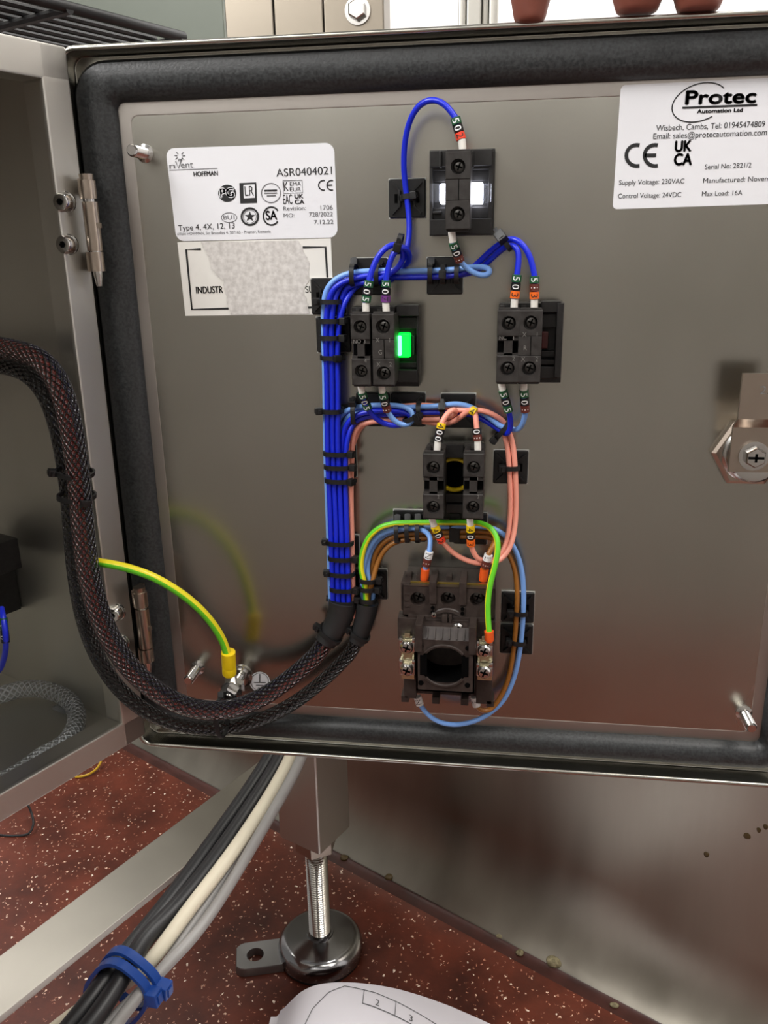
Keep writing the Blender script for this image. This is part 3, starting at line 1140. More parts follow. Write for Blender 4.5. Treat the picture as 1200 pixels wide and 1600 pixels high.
def contact_block(parent, name, quad_, hb, hf, texts=(), notch=False, mm=None, fs=(0.175, 0.80)):
    """quad_: front face x0, y0, x1, y1; a small terminal block with two screw wells"""
    x0, y0, x1, y1 = quad_
    a, b = P(x0, y0, hf), P(x1, y1, hf)
    X0, X1, Z1, Z0 = a.x, b.x, a.z, b.z
    W_, H_ = X1 - X0, Z1 - Z0
    yf, yb = PY - hf, PY - hb
    r = min(W_ * 0.34, H_ * 0.10)
    mb = MB()
    e = 0.0004
    zs = [Z1 - H_ * v for v in (0, 0.355, 0.62, 1)]
    # three storeys of the front
    for k, (za, zb_) in enumerate(((zs[0], zs[1]), (zs[2], zs[3]))):
        cz = Z1 - H_ * fs[k]
        mb.hole_cell(X0 + e, X1 - e, zb_ + e, za - e, (X0 + X1) / 2, cz, r, r, yf, 0.0032)
        ring0 = [Vector((X0, yf + e, zb_)), Vector((X1, yf + e, zb_)), Vector((X1, yf + e, za)), Vector((X0, yf + e, za))]
        ring1 = [Vector((X0 + e, yf, zb_ + e)), Vector((X1 - e, yf, zb_ + e)), Vector((X1 - e, yf, za - e)), Vector((X0 + e, yf, za - e))]
        ringb = [Vector((p.x, yf + 0.0065, p.z)) for p in ring0]
        mb.loft([ringb, ring0, ring1])
    if notch:
        mb.mi = 2
        mb.box(X0 + W_ * 0.03, X1 - W_ * 0.03, yf + 0.0058, yf + 0.0064, zs[2], zs[1])  # black slab paints the shade at the notch bottom
        mb.mi = 0
        mb.box(X0 + W_ * 0.31, X1 - W_ * 0.31, yf + 0.0012, yf + 0.007, zs[2] - 0.0002, zs[1] + 0.0002)
        mb.box(X0 + W_ * 0.02, X1 - W_ * 0.02, yf + 0.0012, yf + 0.007, zs[1] - H_ * 0.06, zs[1] + 0.0002)
        mb.box(X0 + W_ * 0.02, X1 - W_ * 0.02, yf + 0.0012, yf + 0.007, zs[2] - 0.0002, zs[2] + H_ * 0.03)
    else:
        mb.box(X0, X1, yf + 0.0001, yf + 0.007, zs[2], zs[1], 0.0002)
        mb.mi = 2
        mb.box((X0 + X1) / 2 + W_ * 0.02, (X0 + X1) / 2 + W_ * 0.05, yf, yf + 0.0002, zs[2], zs[1])
        mb.mi = 0
    mb.box(X0, X1, yf + 0.0062, yb, Z0 + 0.0004, Z1 - 0.0004, 0.0003)
    # lugs and wire entries top and bottom
    for zt, s in ((Z1, 1), (Z0, -1)):
        mb.box(X0 + W_ * 0.04, X1 - W_ * 0.04, yf + 0.0025, yf + 0.0036, zt - s * 0.0004, zt + s * 0.0011, 0.0002)
        mb.box(X0 + W_ * 0.1, X0 + W_ * 0.3, yf + 0.0115, yf + 0.0155, zt - s * 0.0005, zt + s * 0.0016, 0.0002)
        mb.mi = 2
        mb.box(X0 + W_ * 0.3, X1 - W_ * 0.12, yf + 0.0052, yf + 0.0105, zt - s * 0.0003, zt - s * 0.0002 + s * 0.0001)
        mb.mi = 0
    mb.mi = 1
    for s, fx, fz, cap in texts:
        wid = glyphs(s)[2] * cap
        A = Vector((X0 + W_ * fx, yf, Z1 - H_ * fz))
        mb.text(s, A, A + Vector((wid * 0.9, 0, 0)), cap, 0.00008 if fz < 0.36 or fz > 0.62 or not notch else -0.0003)
    o = mb.build(name, [mm or BLOCK, MOULDED, PITCH], parent)
    for k in (0, 1):
        screw_part(((X0 + X1) / 2 + W_ * 0.03, yf + 0.0031, Z1 - H_ * fs[k]), r * 0.8, o)
    return o


def collar(parent, parts, m=BLACK):
    """mounting collar from measured boxes: x0, y0, x1, y1, h0, h1"""
    mb = MB()
    for p in parts:
        mb.pbox(*p[:6], bev=0.0004)
    return mb.build('mounting_collar', m, parent)


# --- white lit indicator at the top
b = P(715, 305, 0)
t = thing('indicator_lamp_holder', b, 'black indicator lamp holder glowing white, at the top of the door', 'lamp holder')
collar(t, [(671, 235, 771, 367, 0, 0.010), (672, 236, 769, 258, 0.009, 0.0185), (673, 259, 769, 264, 0.009, 0.0155), (672, 343, 768, 366, 0.009, 0.0185), (673, 325, 768, 341, 0.009, 0.0145),
           (671, 236, 676, 366, 0.009, 0.0165), (764, 236, 769, 366, 0.009, 0.0165), (676, 266, 764, 282, 0.009, 0.0125), (676, 330, 690, 334, 0.009, 0.017), (686, 236, 690, 262, 0.009, 0.020), (736, 236, 740, 262, 0.009, 0.020)])
mb = MB()
mb.pbox(687.5, 287, 700, 318, 0.011, 0.020, 0.0006)
mb.pbox(729, 285, 754, 318, 0.011, 0.020, 0.0006)
mb.build('lit_lens', LEDW, t)
for q_ in ((672, 287, 687, 315), (754.5, 287, 767, 316)):
    mb = MB()
    mb.pbox(*q_, 0.010, 0.0185, 0.0005)
    mb.build('lens_shoulder', CLEARL, t)
contact_block(t, 'light_block', (696, 237, 734, 358), 0.009, 0.036, (), False, fs=(0.19, 0.80))

# --- green lamp assembly
t = thing('illuminated_push_button_contacts', P(598, 537, 0), 'black push button contact assembly with green lit lens below blue loops', 'contact assembly')
collar(t, [(549, 480, 655, 604, 0, 0.010), (619, 477, 654, 494, 0.009, 0.0175), (620, 496, 653, 514, 0.009, 0.0135), (619, 566, 652, 575, 0.009, 0.0135), (619, 578, 652, 598, 0.009, 0.0175), (650, 480, 655, 598, 0.009, 0.015), (556, 480, 616, 489, 0.009, 0.021)])
mb = MB()
mb.pbox(612, 521, 641, 559, 0.010, 0.0165, 0.001)
mb.build('lit_lens', LEDG, t)
mb = MB()
mb.pbox(641.5, 524, 648, 556, 0.010, 0.0160, 0.0008)
mb.build('lens_rim', GREENL, t)
mb = MB()
mb.pbox(617, 525, 627, 556, 0.0160, 0.0185, 0.0005)
mb.build('lamp_core', LEDGC, t)
contact_block(t, 'contact_block', (547, 491, 579.5, 602), 0.009, 0.034, (('NO', 0.12, 0.375 + 0.03, 0.0021), ('3', 0.66, 0.375 + 0.03, 0.0021), ('4', 0.68, 0.675, 0.0021)), True)
contact_block(t, 'light_block', (580.5, 491, 617, 602), 0.009, 0.034, (('X', 0.16, 0.39, 0.0023), ('1', 0.78, 0.39, 0.0023), ('G', 0.28, 0.56, 0.0023), ('X', 0.18, 0.73, 0.0023), ('2', 0.76, 0.73, 0.0023)), False, fs=(0.17, 0.83))

# --- unlit lamp assembly
t = thing('illuminated_push_button_contacts', P(825, 540, 0), 'black push button contact assembly, unlit, farthest along the blue bundle', 'contact assembly')
collar(t, [(780, 474, 876, 598, 0, 0.010), (846, 471, 876, 488, 0.009, 0.0175), (846, 490, 875, 512, 0.009, 0.0135), (846, 548, 873, 558, 0.009, 0.0135), (845, 562, 873, 570, 0.009, 0.015), (845, 573, 872, 592, 0.009, 0.0165), (871, 474, 876, 590, 0.009, 0.0185), (786, 474, 842, 482, 0.009, 0.021)])
mb = MB()
mb.pbox(846, 518, 856, 545, 0.010, 0.0150, 0.0006)
mb.build('lens', REDL, t)
contact_block(t, 'contact_block', (777.5, 485, 810, 598), 0.009, 0.034, (('NC', 0.1, 0.40, 0.0021), ('1', 0.72, 0.40, 0.0021), ('2', 0.70, 0.69, 0.0021)), True)
contact_block(t, 'light_block', (811.5, 485, 844, 598), 0.009, 0.034, (('X', 0.16, 0.36, 0.0023), ('1', 0.78, 0.36, 0.0023), ('R', 0.24, 0.545, 0.0023), ('X', 0.14, 0.70, 0.0023), ('2', 0.76, 0.70, 0.0023)), False, fs=(0.17, 0.80))

# --- emergency stop contacts
t = thing('emergency_stop_contacts', P(709, 760, 0), 'black twin contact assembly with a yellow ring between, under pink wires', 'contact assembly')
mb = MB()
mb.pbox(668, 697, 752, 812, 0, 0.009, 0.0004)
mb.pbox(697, 695, 724, 716, 0.008, 0.016, 0.0004)
mb.pbox(696, 772, 725, 786, 0.008, 0.014, 0.0004)
mb.pbox(697, 788, 724, 802, 0.008, 0.0165, 0.0004)
mb.pbox(702, 802, 718, 848, 0, 0.010, 0.0004)
mb.build('mounting_collar', BLACK, t)
mb = MB()
rc = P(710, 742, 0.0115)
mb.lathe(rc + Vector((0, 0.003, 0)), (0, -1, 0), [(0.0098, 0), (0.0098, 0.003), (0.0092, 0.0036), (0.0082, 0.0036), (0.0078, 0.003), (0.0078, 0)], 36, False, False)
mb.build('yellow_ring', YELLOW, t)
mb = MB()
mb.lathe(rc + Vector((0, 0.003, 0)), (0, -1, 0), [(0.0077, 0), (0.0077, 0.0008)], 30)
mb.build('shaft_bore', PITCH, t)  # dark disc paints the shade inside the ring
contact_block(t, 'contact_block', (660.5, 709, 693, 811), 0.008, 0.034, (('1', 0.7, 0.40, 0.002), ('2', 0.7, 0.68, 0.002)), True, fs=(0.21, 0.82))
contact_block(t, 'contact_block', (724, 709, 754.5, 811), 0.008, 0.034, (('1', 0.7, 0.40, 0.002), ('2', 0.7, 0.68, 0.002)), True, fs=(0.21, 0.82))

# ================================================================== main switch
t = thing('main_isolator_switch', P(698, 1000, 0), 'brown black rotary isolator switch with a large shaft bore, lowest on the door', 'isolator switch')
H1, H2 = 0.030, 0.042
mb = MB()
a, b = P(629, 915, H1), P(773, 967, H1)
X0, X1, Z1, Z0 = a.x, b.x, a.z, b.z
y1 = PY - H1
wx = [P(653, 936, H1), P(700, 936, H1), P(746, 937, H1)]
edges_ = [X0, (wx[0].x + wx[1].x) / 2, (wx[1].x + wx[2].x) / 2, X1]
for k in range(3):
    mb.hole_cell(edges_[k], edges_[k + 1], Z0, Z1, wx[k].x, wx[k].z, 0.0042, 0.0042, y1, 0.005)
for za, zb_ in ((Z0, Z1),):
    mb.box(X0, X1, y1 + 0.0051, PY - 0.0002, za, zb_)
    for xa_, xb_ in ((X0, X0 + 0.0003), (X1 - 0.0003, X1)):
        mb.box(xa_, xb_, y1, PY - 0.02, za, zb_)
    mb.box(X0, X1, y1, y1 + 0.006, Z1 - 0.0003, Z1)
    mb.box(X0, X1, y1, y1 + 0.006, Z0, Z0 + 0.0003)
for k in (1, 2):                                   # ribs between the poles
    mb.box(edges_[k] - 0.002, edges_[k] + 0.002, y1 - 0.0012, y1 + 0.017, Z1 - 0.010, Z1 + 0.0035, 0.0004)
    mb.box(edges_[k] - 0.0012, edges_[k] + 0.0012, y1 - 0.0008, y1 + 0.002, Z0 + 0.001, Z1 - 0.011, 0.0003)
for xx in (X0 + 0.002, X1 - 0.002, X0 + 0.008, (edges_[1] + edges_[2]) / 2, X1 - 0.009):
    mb.box(xx - 0.0016, xx + 0.0016, y1 + 0.010, y1 + 0.0165, Z1 - 0.001, Z1 + 0.0026, 0.0003)
mb.box(X0 + 0.003, X1 - 0.003, y1 - 0.0006, y1 + 0.004, Z0 - 0.0025, Z0 + 0.0005, 0.0003)
mb.box(X0 - 0.0012, X0 + 0.004, y1 + 0.002, y1 + 0.02, Z0 + 0.002, Z1 + 0.001, 0.0004)
for zz in (0.3, 0.5, 0.7):
    mb.box(X0 + 0.0012, X0 + 0.0038, y1 - 0.0005, y1 + 0.001, Z0 + (Z1 - Z0) * zz, Z0 + (Z1 - Z0) * zz + 0.0008)
mb.mi = 1
for k in (1, 2):
    for zz in (Z1 - 0.012, Z0 + 0.003):
        mb.lathe(Vector((edges_[k], y1 - 0.001, zz)), (0, -1, 0), [(0.0011, 0), (0.0011, 0.0004)], 12)
mb.mi = 2
mb.box(X0 + 0.003, X1 - 0.003, y1 + 0.0042, y1 + 0.0058, Z1 + 0.0001, Z1 + 0.0008)
IS1 = mb.build('terminal_housing', [ISO, PITCH, BRASS], t)
for k in range(3):
    screw_part((wx[k].x + 0.0002, y1 + 0.0049, wx[k].z), 0.0033, IS1)
# lower body
mb = MB()
lx0, lx1 = P(622, 1030, 0.030).x, P(773, 1030, 0.030).x
lz1, lz0 = P(690, 968, 0.030).z, P(690, 1094, 0.028).z
mb.box(lx0 + 0.002, lx1 - 0.001, PY - 0.022, PY - 0.0002, lz0, lz1 + 0.004, 0.0005)
mb.box(lx0, lx1, PY - 0.031, PY - 0.021, lz1 - 0.013, lz1 + 0.0005, 0.0006)
mb.box(lx0 + 0.003, lx0 + 0.010, PY - 0.029, PY - 0.010, lz0 + 0.0005, lz1 - 0.02, 0.0004)
mb.box(lx1 - 0.010, lx1 - 0.001, PY - 0.029, PY - 0.010, lz0 - 0.0005, lz1 - 0.02, 0.0004)
for px_ in (633, 681, 726, 766):                   # feet along the lower edge
    xx = P(px_, 1090, 0.028).x
    mb.box(xx - 0.0022, xx + 0.0022, PY - 0.029, PY - 0.018, lz0 - 0.0022, lz0 + 0.002, 0.0004)
IS2 = mb.build('switch_body', ISO, t)
# shaft drum
mb = MB()
a, b = P(650, 984, H2), P(741, 1084, H2)
hx0, hx1, hz1, hz0 = a.x, b.x, a.z, b.z
yd = PY - H2
hc = P(694, 1040, H2)
mb.hole_cell(hx0, hx1, hz0, hz1 - 0.0055, hc.x, hc.z, 0.0128, 0.0104, yd, 0.030, 2.5, 40, inner=1)  # bore lining painted black for the shade inside
mb.box(hx0, hx0 + 0.0009, yd, PY - 0.02, hz0, hz1 - 0.0055)
mb.box(hx1 - 0.0009, hx1, yd, PY - 0.02, hz0, hz1 - 0.0055)
mb.box(hx0, hx1, yd, PY - 0.02, hz0, hz0 + 0.0009)
# sloping roof of the drum with ribs
mb.prism([Vector((hx0, yd, hz1 - 0.0056)), Vector((hx0, yd + 0.005, hz1)), Vector((hx0, PY - 0.02, hz1 + 0.001)), Vector((hx0, PY - 0.02, hz1 - 0.0056))], (hx1 - hx0, 0, 0))
for k in range(6):
    xx = hx0 + 0.006 + (hx1 - hx0 - 0.012) * k / 5
    mb.obox(Vector((xx, yd + 0.0021, hz1 - 0.0026)), (0.0003, 0, 0), Vector((0, 0.005, 0.0056)) * 0.42, Vector((0, -0.0003, 0.0003)))
for xx in (hx0 - 0.0005, hx1 - 0.0035):
    mb.box(xx, xx + 0.004, yd - 0.0012, yd + 0.016, hz1 - 0.013, hz1 + 0.0035, 0.0005)
# curved lips above and below the bore
for sgn, zc_ in ((1, hz1 - 0.0055), (-1, hz0)):
    pts = []
    for i in range(13):
        a_ = math.radians(-52 + 104 * i / 12)
        pts.append(Vector((hc.x + 0.0128 * math.sin(a_), yd - 0.0005, hc.z + sgn * 0.0122 * math.cos(a_))))
    mb.tube(pts, 0.0009, 6, 2)
mb.mi = 1
for sx, sz in ((-1, 1), (1, 1), (-1, -1), (1, -1)):
    mb.lathe(Vector((hc.x + sx * 0.0128, yd - 0.0001, hc.z + sz * 0.0112)), (0, -1, 0), [(0.0015, 0), (0.0015, 0.0003)], 12)
for sx in (-1, 1):
    mb.box(hc.x + sx * 0.0095, hc.x + sx * 0.0133, yd - 0.0003, yd + 0.001, hc.z - 0.0062, hc.z + 0.0058)
mb.build('shaft_drum', [ISO, PITCH], t)
# disc between the storeys
mb = MB()
dc = P(699, 982, 0.030)
mb.lathe(Vector((dc.x, PY - 0.026, dc.z)), (0, -1, 0), [(0.0128, 0), (0.0128, 0.0035), (0.0118, 0.0046), (0.0102, 0.0048), (0.0100, 0.0030)], 36)
mb.box(dc.x - 0.0030, dc.x + 0.0002, PY - 0.0325, PY - 0.02, dc.z + 0.001, dc.z + 0.009, 0.0005)
mb.box(dc.x + 0.001, dc.x + 0.0025, PY - 0.0325, PY - 0.02, dc.z + 0.003, dc.z + 0.009, 0.0004)
mb.build('rotor_disc', ISO, t)
mb = MB()
cross_screw(mb, P(715, 982, 0.0345), (0, -1, 0), 0.0036, h=0.0022)
mb.build('fixing_screw', [CHROME, PITCH], t)
mb = MB()
cross_screw(mb, P(678, 960, 0.033), (0, -1, 0), 0.0016, h=0.0012)
mb.build('fixing_screw', [CHROME, PITCH], t)
for (x0, x1, ys) in ((622, 650, ((997, 1024), (1031, 1060))), (742, 771, ((1002, 1030), (1036, 1062)))):
    mb = MB()
    mb.pbox(x0 + 4, ys[0][0] - 4, x1 - 2, ys[1][1] + 2, 0.029, 0.0335, 0.0005)
    mb.pbox((x0 + x1) / 2 - 4, ys[0][0] - 8, (x0 + x1) / 2 + 5, ys[0][0], 0.029, 0.0345, 0.0003)
    cl = mb.build('terminal_clamp', CLAMP, t)
    for ya, yb_ in ys:
        mb = MB()
        mb.pbox(x0 + 1, ya + 5, x1 - 1, yb_ - 4, 0.0333, 0.0358, 0.0008)
        mb.pbox(x0 + 1, ya, x0 + 7, ya + 8, 0.0333, 0.037, 0.0006)
        mb.pbox(x1 - 7, ya, x1 - 1, ya + 8, 0.0333, 0.037, 0.0006)
        cc = P((x0 + x1) / 2, (ya + yb_) / 2, 0.0358)
        cross_screw(mb, cc, (0, -1, 0), 0.0036, h=0.0022)
        mb.build('clamp_screw', [CHROME, PITCH], cl)

# ================================================================== wires
RW = 0.00145


def sleeve(parent, p0, p1, chars, r=0.00235):
    """marker sleeves threaded on the wire between two points, one per character, the character read along the wire"""
    p0, p1 = Vector(p0), Vector(p1)
    d = p1 - p0
    n = len(chars)
    for i, ch in enumerate(chars):
        a, b = p0 + d * (i / n), p0 + d * ((i + 0.96) / n)
        ax = (b - a).normalized()
        mb = MB()
        mb.lathe(a, ax, [(r * 0.75, 0), (r, 0.0002), (r, (b - a).length - 0.0002), (r * 0.75, (b - a).length)], 18)
        mb.mi = 1
        v, f, wid = glyphs(ch)
        cap = r * 1.5
        up = Vector((0, -1, 0)).cross(ax).normalized()
        out = ax.cross(up).normalized()
        if out.y > 0:
            out = -out
        mid_ = (a + b) / 2
        k = len(mb.v)
        bm = bmesh.new()
        vs = [bm.verts.new((x, y_, 0)) for x, y_ in v]
        for q in f:
            try:
                bm.faces.new([vs[j] for j in q])
            except ValueError:
                pass
        bmesh.ops.subdivide_edges(bm, edges=[e for e in bm.edges if e.calc_length() > 0.3], cuts=1, use_grid_fill=True)
        bm.verts.index_update()
        for vv in bm.verts:
            x, y_ = vv.co.x, vv.co.y
            th = (y_ - 0.5) * cap / r
            mb.v.append(mid_ + ax * ((x - wid / 2) * cap) + up * (math.sin(th) * r * 1.03) + out * (math.cos(th) * r * 1.03))
        for q in bm.faces:
            mb.face([k + vv.index for vv in q.verts])
        bm.free()
        mb.build('marker_sleeve', [MK[ch], INK if ch in '23479LN' else WHITEINK], parent)


WIRES = []


def relax(recs, extra=(), rounds=420, floor_y=None):
    """nudge neighbouring wires apart until they only touch"""
    import numpy as np
    P_ = np.array([tuple(p) for w_ in recs for p in w_['pts']])
    R_ = np.array([w_['r'] for w_ in recs for p in w_['pts']])
    I_ = np.array([i for i, w_ in enumerate(recs) for p in w_['pts']])
    F_ = np.array([q for w_ in recs for q in w_['pin']])
    S_ = (R_[:, None] + R_[None, :]) * 1.07
    for it in range(rounds):
        if it % 12 == 0:
            G = P_ @ P_.T
            q_ = np.diag(G)
            d2 = q_[:, None] + q_[None, :] - 2 * G
            A_, B_ = np.nonzero((d2 < (S_ + 0.002) ** 2) & (I_[:, None] != I_[None, :]))
            s_ = S_[A_, B_]
        D = P_[A_] - P_[B_]
        dist = np.sqrt((D ** 2).sum(-1)) + 1e-9
        need = np.maximum(s_ - dist, 0)
        cnt = np.maximum(np.bincount(A_, need > 0, len(P_)), 1)
        v_ = D / dist[:, None] * need[:, None]
        push = np.stack([np.bincount(A_, v_[:, k_], len(P_)) for k_ in range(3)], 1) / np.sqrt(cnt)[:, None]
        P_ += push * 0.45 * F_[:, None]
        same = (I_[1:-1] == I_[:-2]) & (I_[1:-1] == I_[2:])
        mid_ = (P_[:-2] + P_[2:]) / 2 - P_[1:-1]
        P_[1:-1] += mid_ * ((0.06 if it < rounds - 120 else 0.01) * same * F_[1:-1])[:, None]
        if floor_y is not None:
            P_[:, 1] = np.minimum(P_[:, 1], floor_y - R_)
    k = 0
    for w_ in recs:
        w_['pts'] = [Vector(P_[k + i]) for i in range(len(w_['pts']))]
        k += len(w_['pts'])


def wire(label, m, path, marks=(), ferr=None, fm=None, r=RW, group=None, name='wire', fr=0.0018):
    """path of (px, py, height in mm); marks: ((x, y, h), (x, y, h), text)"""
    cp = [P(x, y_, h / 1000) for x, y_, h in path]
    pts = smooth_path(cp, 5)
    o = bpy.data.objects.new(name, None)
    rec = dict(pts=pts, r=r, m=m, label=label, parts=[], ferr=ferr, fm=fm, fr=fr, marks=marks, name=name)
    last = max([mk_[1][1] for mk_ in marks] or [path[0][1]])
    lead = 1
    if marks:
        ends = [P(*e[:2], e[2] / 1000) for mk_ in marks for e in mk_[:2]]
        lead = max(min(range(len(pts)), key=lambda i: (pts[i] - e).length) for e in ends) + 1
    rec['pin'] = [0.0 if i < lead else 1.0 for i in range(len(pts))]
    bpy.data.objects.remove(o)
    WIRES.append(rec)
    return rec


def finish_wire(rec):
    ferr, fm, fr, marks = rec['ferr'], rec['fm'], rec['fr'], rec['marks']
    mb = MB()
    mb.tube(rec['pts'], rec['r'], 10, smooth=False)
    o = mb.build(rec['name'], rec['m'], origin=rec['pts'][0])
    tag(o, rec['label'], 'cable' if rec['name'] == 'cable' else 'wire')
    if ferr:
        mb = MB()
        a, b = P(ferr[0][0], ferr[0][1], ferr[0][2] / 1000), P(ferr[1][0], ferr[1][1], ferr[1][2] / 1000)
        mb.lathe(a, b - a, [(fr * 0.92, 0), (fr, (b - a).length * 0.3), (fr, (b - a).length)], 16)
        mb.build('ferrule', fm or FERR, o)
    for a, b, s in marks:
        sleeve(o, P(a[0], a[1], a[2] / 1000), P(b[0], b[1], b[2] / 1000), s)
    return o


LANE = [(470, 508.5), (500, 508.5), (560, 510.5), (600, 511.5), (640, 512), (680, 511.5), (750, 514), (800, 516), (850, 517.5), (900, 519), (935, 520), (965, 521)]
LAY = {0: 6.6, 1: 9.5, 2: 12.4}


def lanes(i, lay, y0, squeeze=True):
    """points of lane i of the vertical bundle from height y0 of the photograph down into the sleeve"""
    out = []
    for y_, x in LANE:
        if y_ >= y0:
            out.append((x + i * 8.25, y_, LAY[lay]))
    return out


UP = 'wires of the blue bundle'
# upper bundle
wire('blue wire arching high above the white lit lamp holder, markers 502', BLUEW,
     [(722, 230, 26), (720, 218, 25.5), (716, 200, 25), (711, 183, 24.5), (700, 163, 23.5), (682, 152, 22), (661, 155, 20), (644, 171, 18), (633, 203, 15), (629, 245, 12), (631, 280, 9.5), (636, 308, 7.5), (641, 345, 9), (641, 385, 12), (635, 412, 14), (619, 428, 13), (594, 433, 12), (550, 434, 12.4), (527, 441, 12.4), (513, 456, 12.4)] + lanes(0, 2, 480),
     [((711.5, 184, 24.5), (721, 219, 25.5), '502')], ((723, 236, 26), (721.5, 218, 25.7)))
wire('light blue wire curling out below the white lit lamp holder, markers 501', LBLUE,
     [(706, 372, 25), (708, 380, 24.5), (713, 396, 22.5), (719, 408, 20), (727, 419, 17.5), (742, 429, 16.5), (758, 433.5, 16), (768, 428, 15.5), (767, 419, 14.5), (756, 415, 13), (740, 417, 11.5), (718, 422, 10.5), (690, 423.5, 9.5), (640, 423.5, 9.5), (570, 423, 9.5), (540, 426, 9.5), (519, 436, 9.5), (507, 452, 9.5)] + lanes(-0.45, 1, 470),
     [((707.5, 378, 24.5), (719, 409, 20), '501')], ((705, 358, 25), (708, 379, 24.6)))
wire('blue wire bent over to the unlit lamp block, nearer the tie, markers 503', BLUEW,
     [(803.5, 480, 25), (804, 468, 25), (806, 447, 25), (808, 428, 25), (811, 408, 24.5), (812, 393, 24), (808, 382, 23), (800, 377.5, 22), (789, 382, 19.5), (776, 394, 15.5), (757, 413, 10), (740, 427, 6.8), (718, 431.5, 6.6), (690, 432, 6.6), (640, 432, 6.8), (560, 432, 6.6), (540, 437, 6.6), (526, 449, 6.6)] + lanes(1, 1, 470),
     [((808, 429, 25), (804, 467, 25), '503')], ((803, 486, 25), (804, 467, 25)))
wire('blue wire bent over to the unlit lamp block, outer arch, markers 513', BLUEW,
     [(834.5, 480, 25), (835, 468, 25), (836, 447, 25), (835, 430, 25), (832, 408, 24.8), (824, 389, 24.2), (811, 378, 23), (798, 374, 21.5), (786, 378, 18), (771, 390, 14.5), (751, 408, 11), (736, 425, 9.6), (716, 432, 9.5), (690, 432.5, 9.5), (640, 433, 9.5), (560, 432, 9.5), (540, 437, 9.5), (527, 448, 10)] + lanes(1, 2, 470),
     [((835.2, 431, 25), (835, 468, 25), '513')], ((834.5, 486, 25), (835, 467.5, 25)))
wire('blue wire looping up from the green lamp contact block, markers 505', BLUEW,
     [(571.5, 486, 25), (571.5, 474, 25), (574, 455, 25), (577, 437, 25), (581, 420, 24.5), (588, 402, 24), (599, 388, 23.5), (612, 380.5, 22.5), (625, 380, 20.5), (633, 389, 18.5), (633, 404, 17), (625, 420, 16), (610, 430, 15.5), (590, 434, 13), (565, 438, 9.5), (548, 443, 9.5), (537, 455, 9.5)] + lanes(2, 1, 480),
     [((577, 438, 25), (571.8, 473, 25), '505')], ((572, 493, 25), (571.5, 473, 25)))
wire('blue wire looping up from the green lamp light block, markers 507', BLUEW,
     [(603, 486, 25), (602.5, 474, 25), (602, 455, 25), (603.5, 437, 25), (606, 418, 25), (611, 401, 25), (619, 388, 24.5), (628, 383, 23), (637.5, 388, 20), (640, 402, 17), (633, 417, 11), (618, 433, 6.8), (592, 439, 6.6), (562, 439, 6.6), (548, 445, 8), (538, 457, 11.5)] + lanes(2, 2, 480),
     [((603.6, 438, 25), (602.5, 473, 25), '507')], ((604, 493, 25), (602.5, 473, 25)))
# middle branch
wire('blue wire tail under the green lamp contact block, markers 505', BLUEW,
     [(564, 604, 25), (566, 615, 24.5), (571, 630, 23), (576, 641, 20), (585, 654, 17), (598, 663, 15), (615, 667, 14), (632, 665, 13.5), (643, 657, 12.4), (645, 647, 11), (635, 641, 12), (615, 641, 12.4), (590, 641.5, 12.4), (565, 643.5, 12.4), (550, 650, 12.4), (540, 664, 12), (536.5, 685, 10.5)] + lanes(3, 1, 700),
     [((565.5, 613, 24.5), (575, 639, 20.5), '505')], ((563, 599, 25), (565.8, 614, 24.6)))
wire('light blue wire curling below the green lamp light block, markers 501', LBLUE,
     [(596.5, 604, 25), (597.5, 615, 24.5), (601, 630, 22.5), (605, 642, 20.5), (611, 653, 19), (620, 662, 18), (632, 666.5, 17), (643, 663, 16), (648.5, 653, 14.5), (643, 641, 13), (630, 634, 12.4), (605, 632.5, 12.4), (575, 633, 12), (552, 636, 10.5), (534, 645, 8.5), (524, 660, 6.6)] + lanes(0.2, 0, 680),
     [((597.2, 613, 24.5), (605.5, 643, 20.5), '501')], ((596, 599, 25), (597.4, 614, 24.6)))
wire('blue wire dropping from the unlit lamp contact block, markers 505', BLUEW,
     [(783.5, 602, 25), (786, 612, 25), (790, 628, 24), (795, 643, 22), (798.5, 656, 19.5), (799.5, 669, 16.5), (796, 678, 13), (787, 676, 10.5), (772, 666, 9.5), (753, 653, 9.5), (735, 645.5, 9.5), (716, 643, 9.5), (690, 643, 9.5), (655, 645, 9.5), (620, 648, 9.5), (590, 649, 9.5), (568, 651, 9.5), (554, 657.5, 9.5), (545, 669, 10.5), (539, 686, 12.4)] + lanes(3, 2, 700),
     [((785.5, 609, 25), (795, 644, 22), '505')], ((782.5, 596, 25), (786, 611, 25)))
wire('light blue wire dropping from the unlit lamp light block, markers 501', LBLUE,
     [(818.5, 602, 25), (818.5, 612, 25), (819, 628, 24), (821, 644, 22.5), (820, 658, 20), (813, 671, 16.5), (802, 678, 13.5), (789, 669, 12.4), (773, 657, 12.4), (755, 645, 12.4), (738, 637, 12.4), (716, 635.5, 12.4), (690, 635.5, 12.4), (655, 636, 9.8), (620, 637.5, 9.5), (590, 638.5, 9.2), (560, 642, 8.5), (541, 651, 7), (531, 665, 6.6)] + lanes(1.1, 0, 690),
     [((818.5, 609, 25), (821, 644, 22.5), '501')], ((818.5, 596, 25), (818.5, 611, 25)))
PK = [(4, 1), (4, 0), (2.8, 0), (4.2, 0)]
wire('pink wire hooked over the emergency stop contact, black markers 400', PINK,
     [(683, 698, 25), (684, 690, 25), (687, 675, 24.5), (690.5, 660, 23.5), (696, 648, 22.5), (704, 640, 21), (712, 638.5, 19), (715, 644, 16), (709, 651, 13), (697, 656, 9.5), (680, 657, 7), (655, 655.5, 9.5), (620, 655, 9.5), (590, 656.5, 9.5), (566, 658.5, 9.5), (553, 666, 9), (545, 682, 7.5)] + lanes(3.75, 0, 700),
     [((690.3, 661, 23.5), (684.2, 690, 25), '400')], ((682, 712, 25), (684.2, 689, 25)))
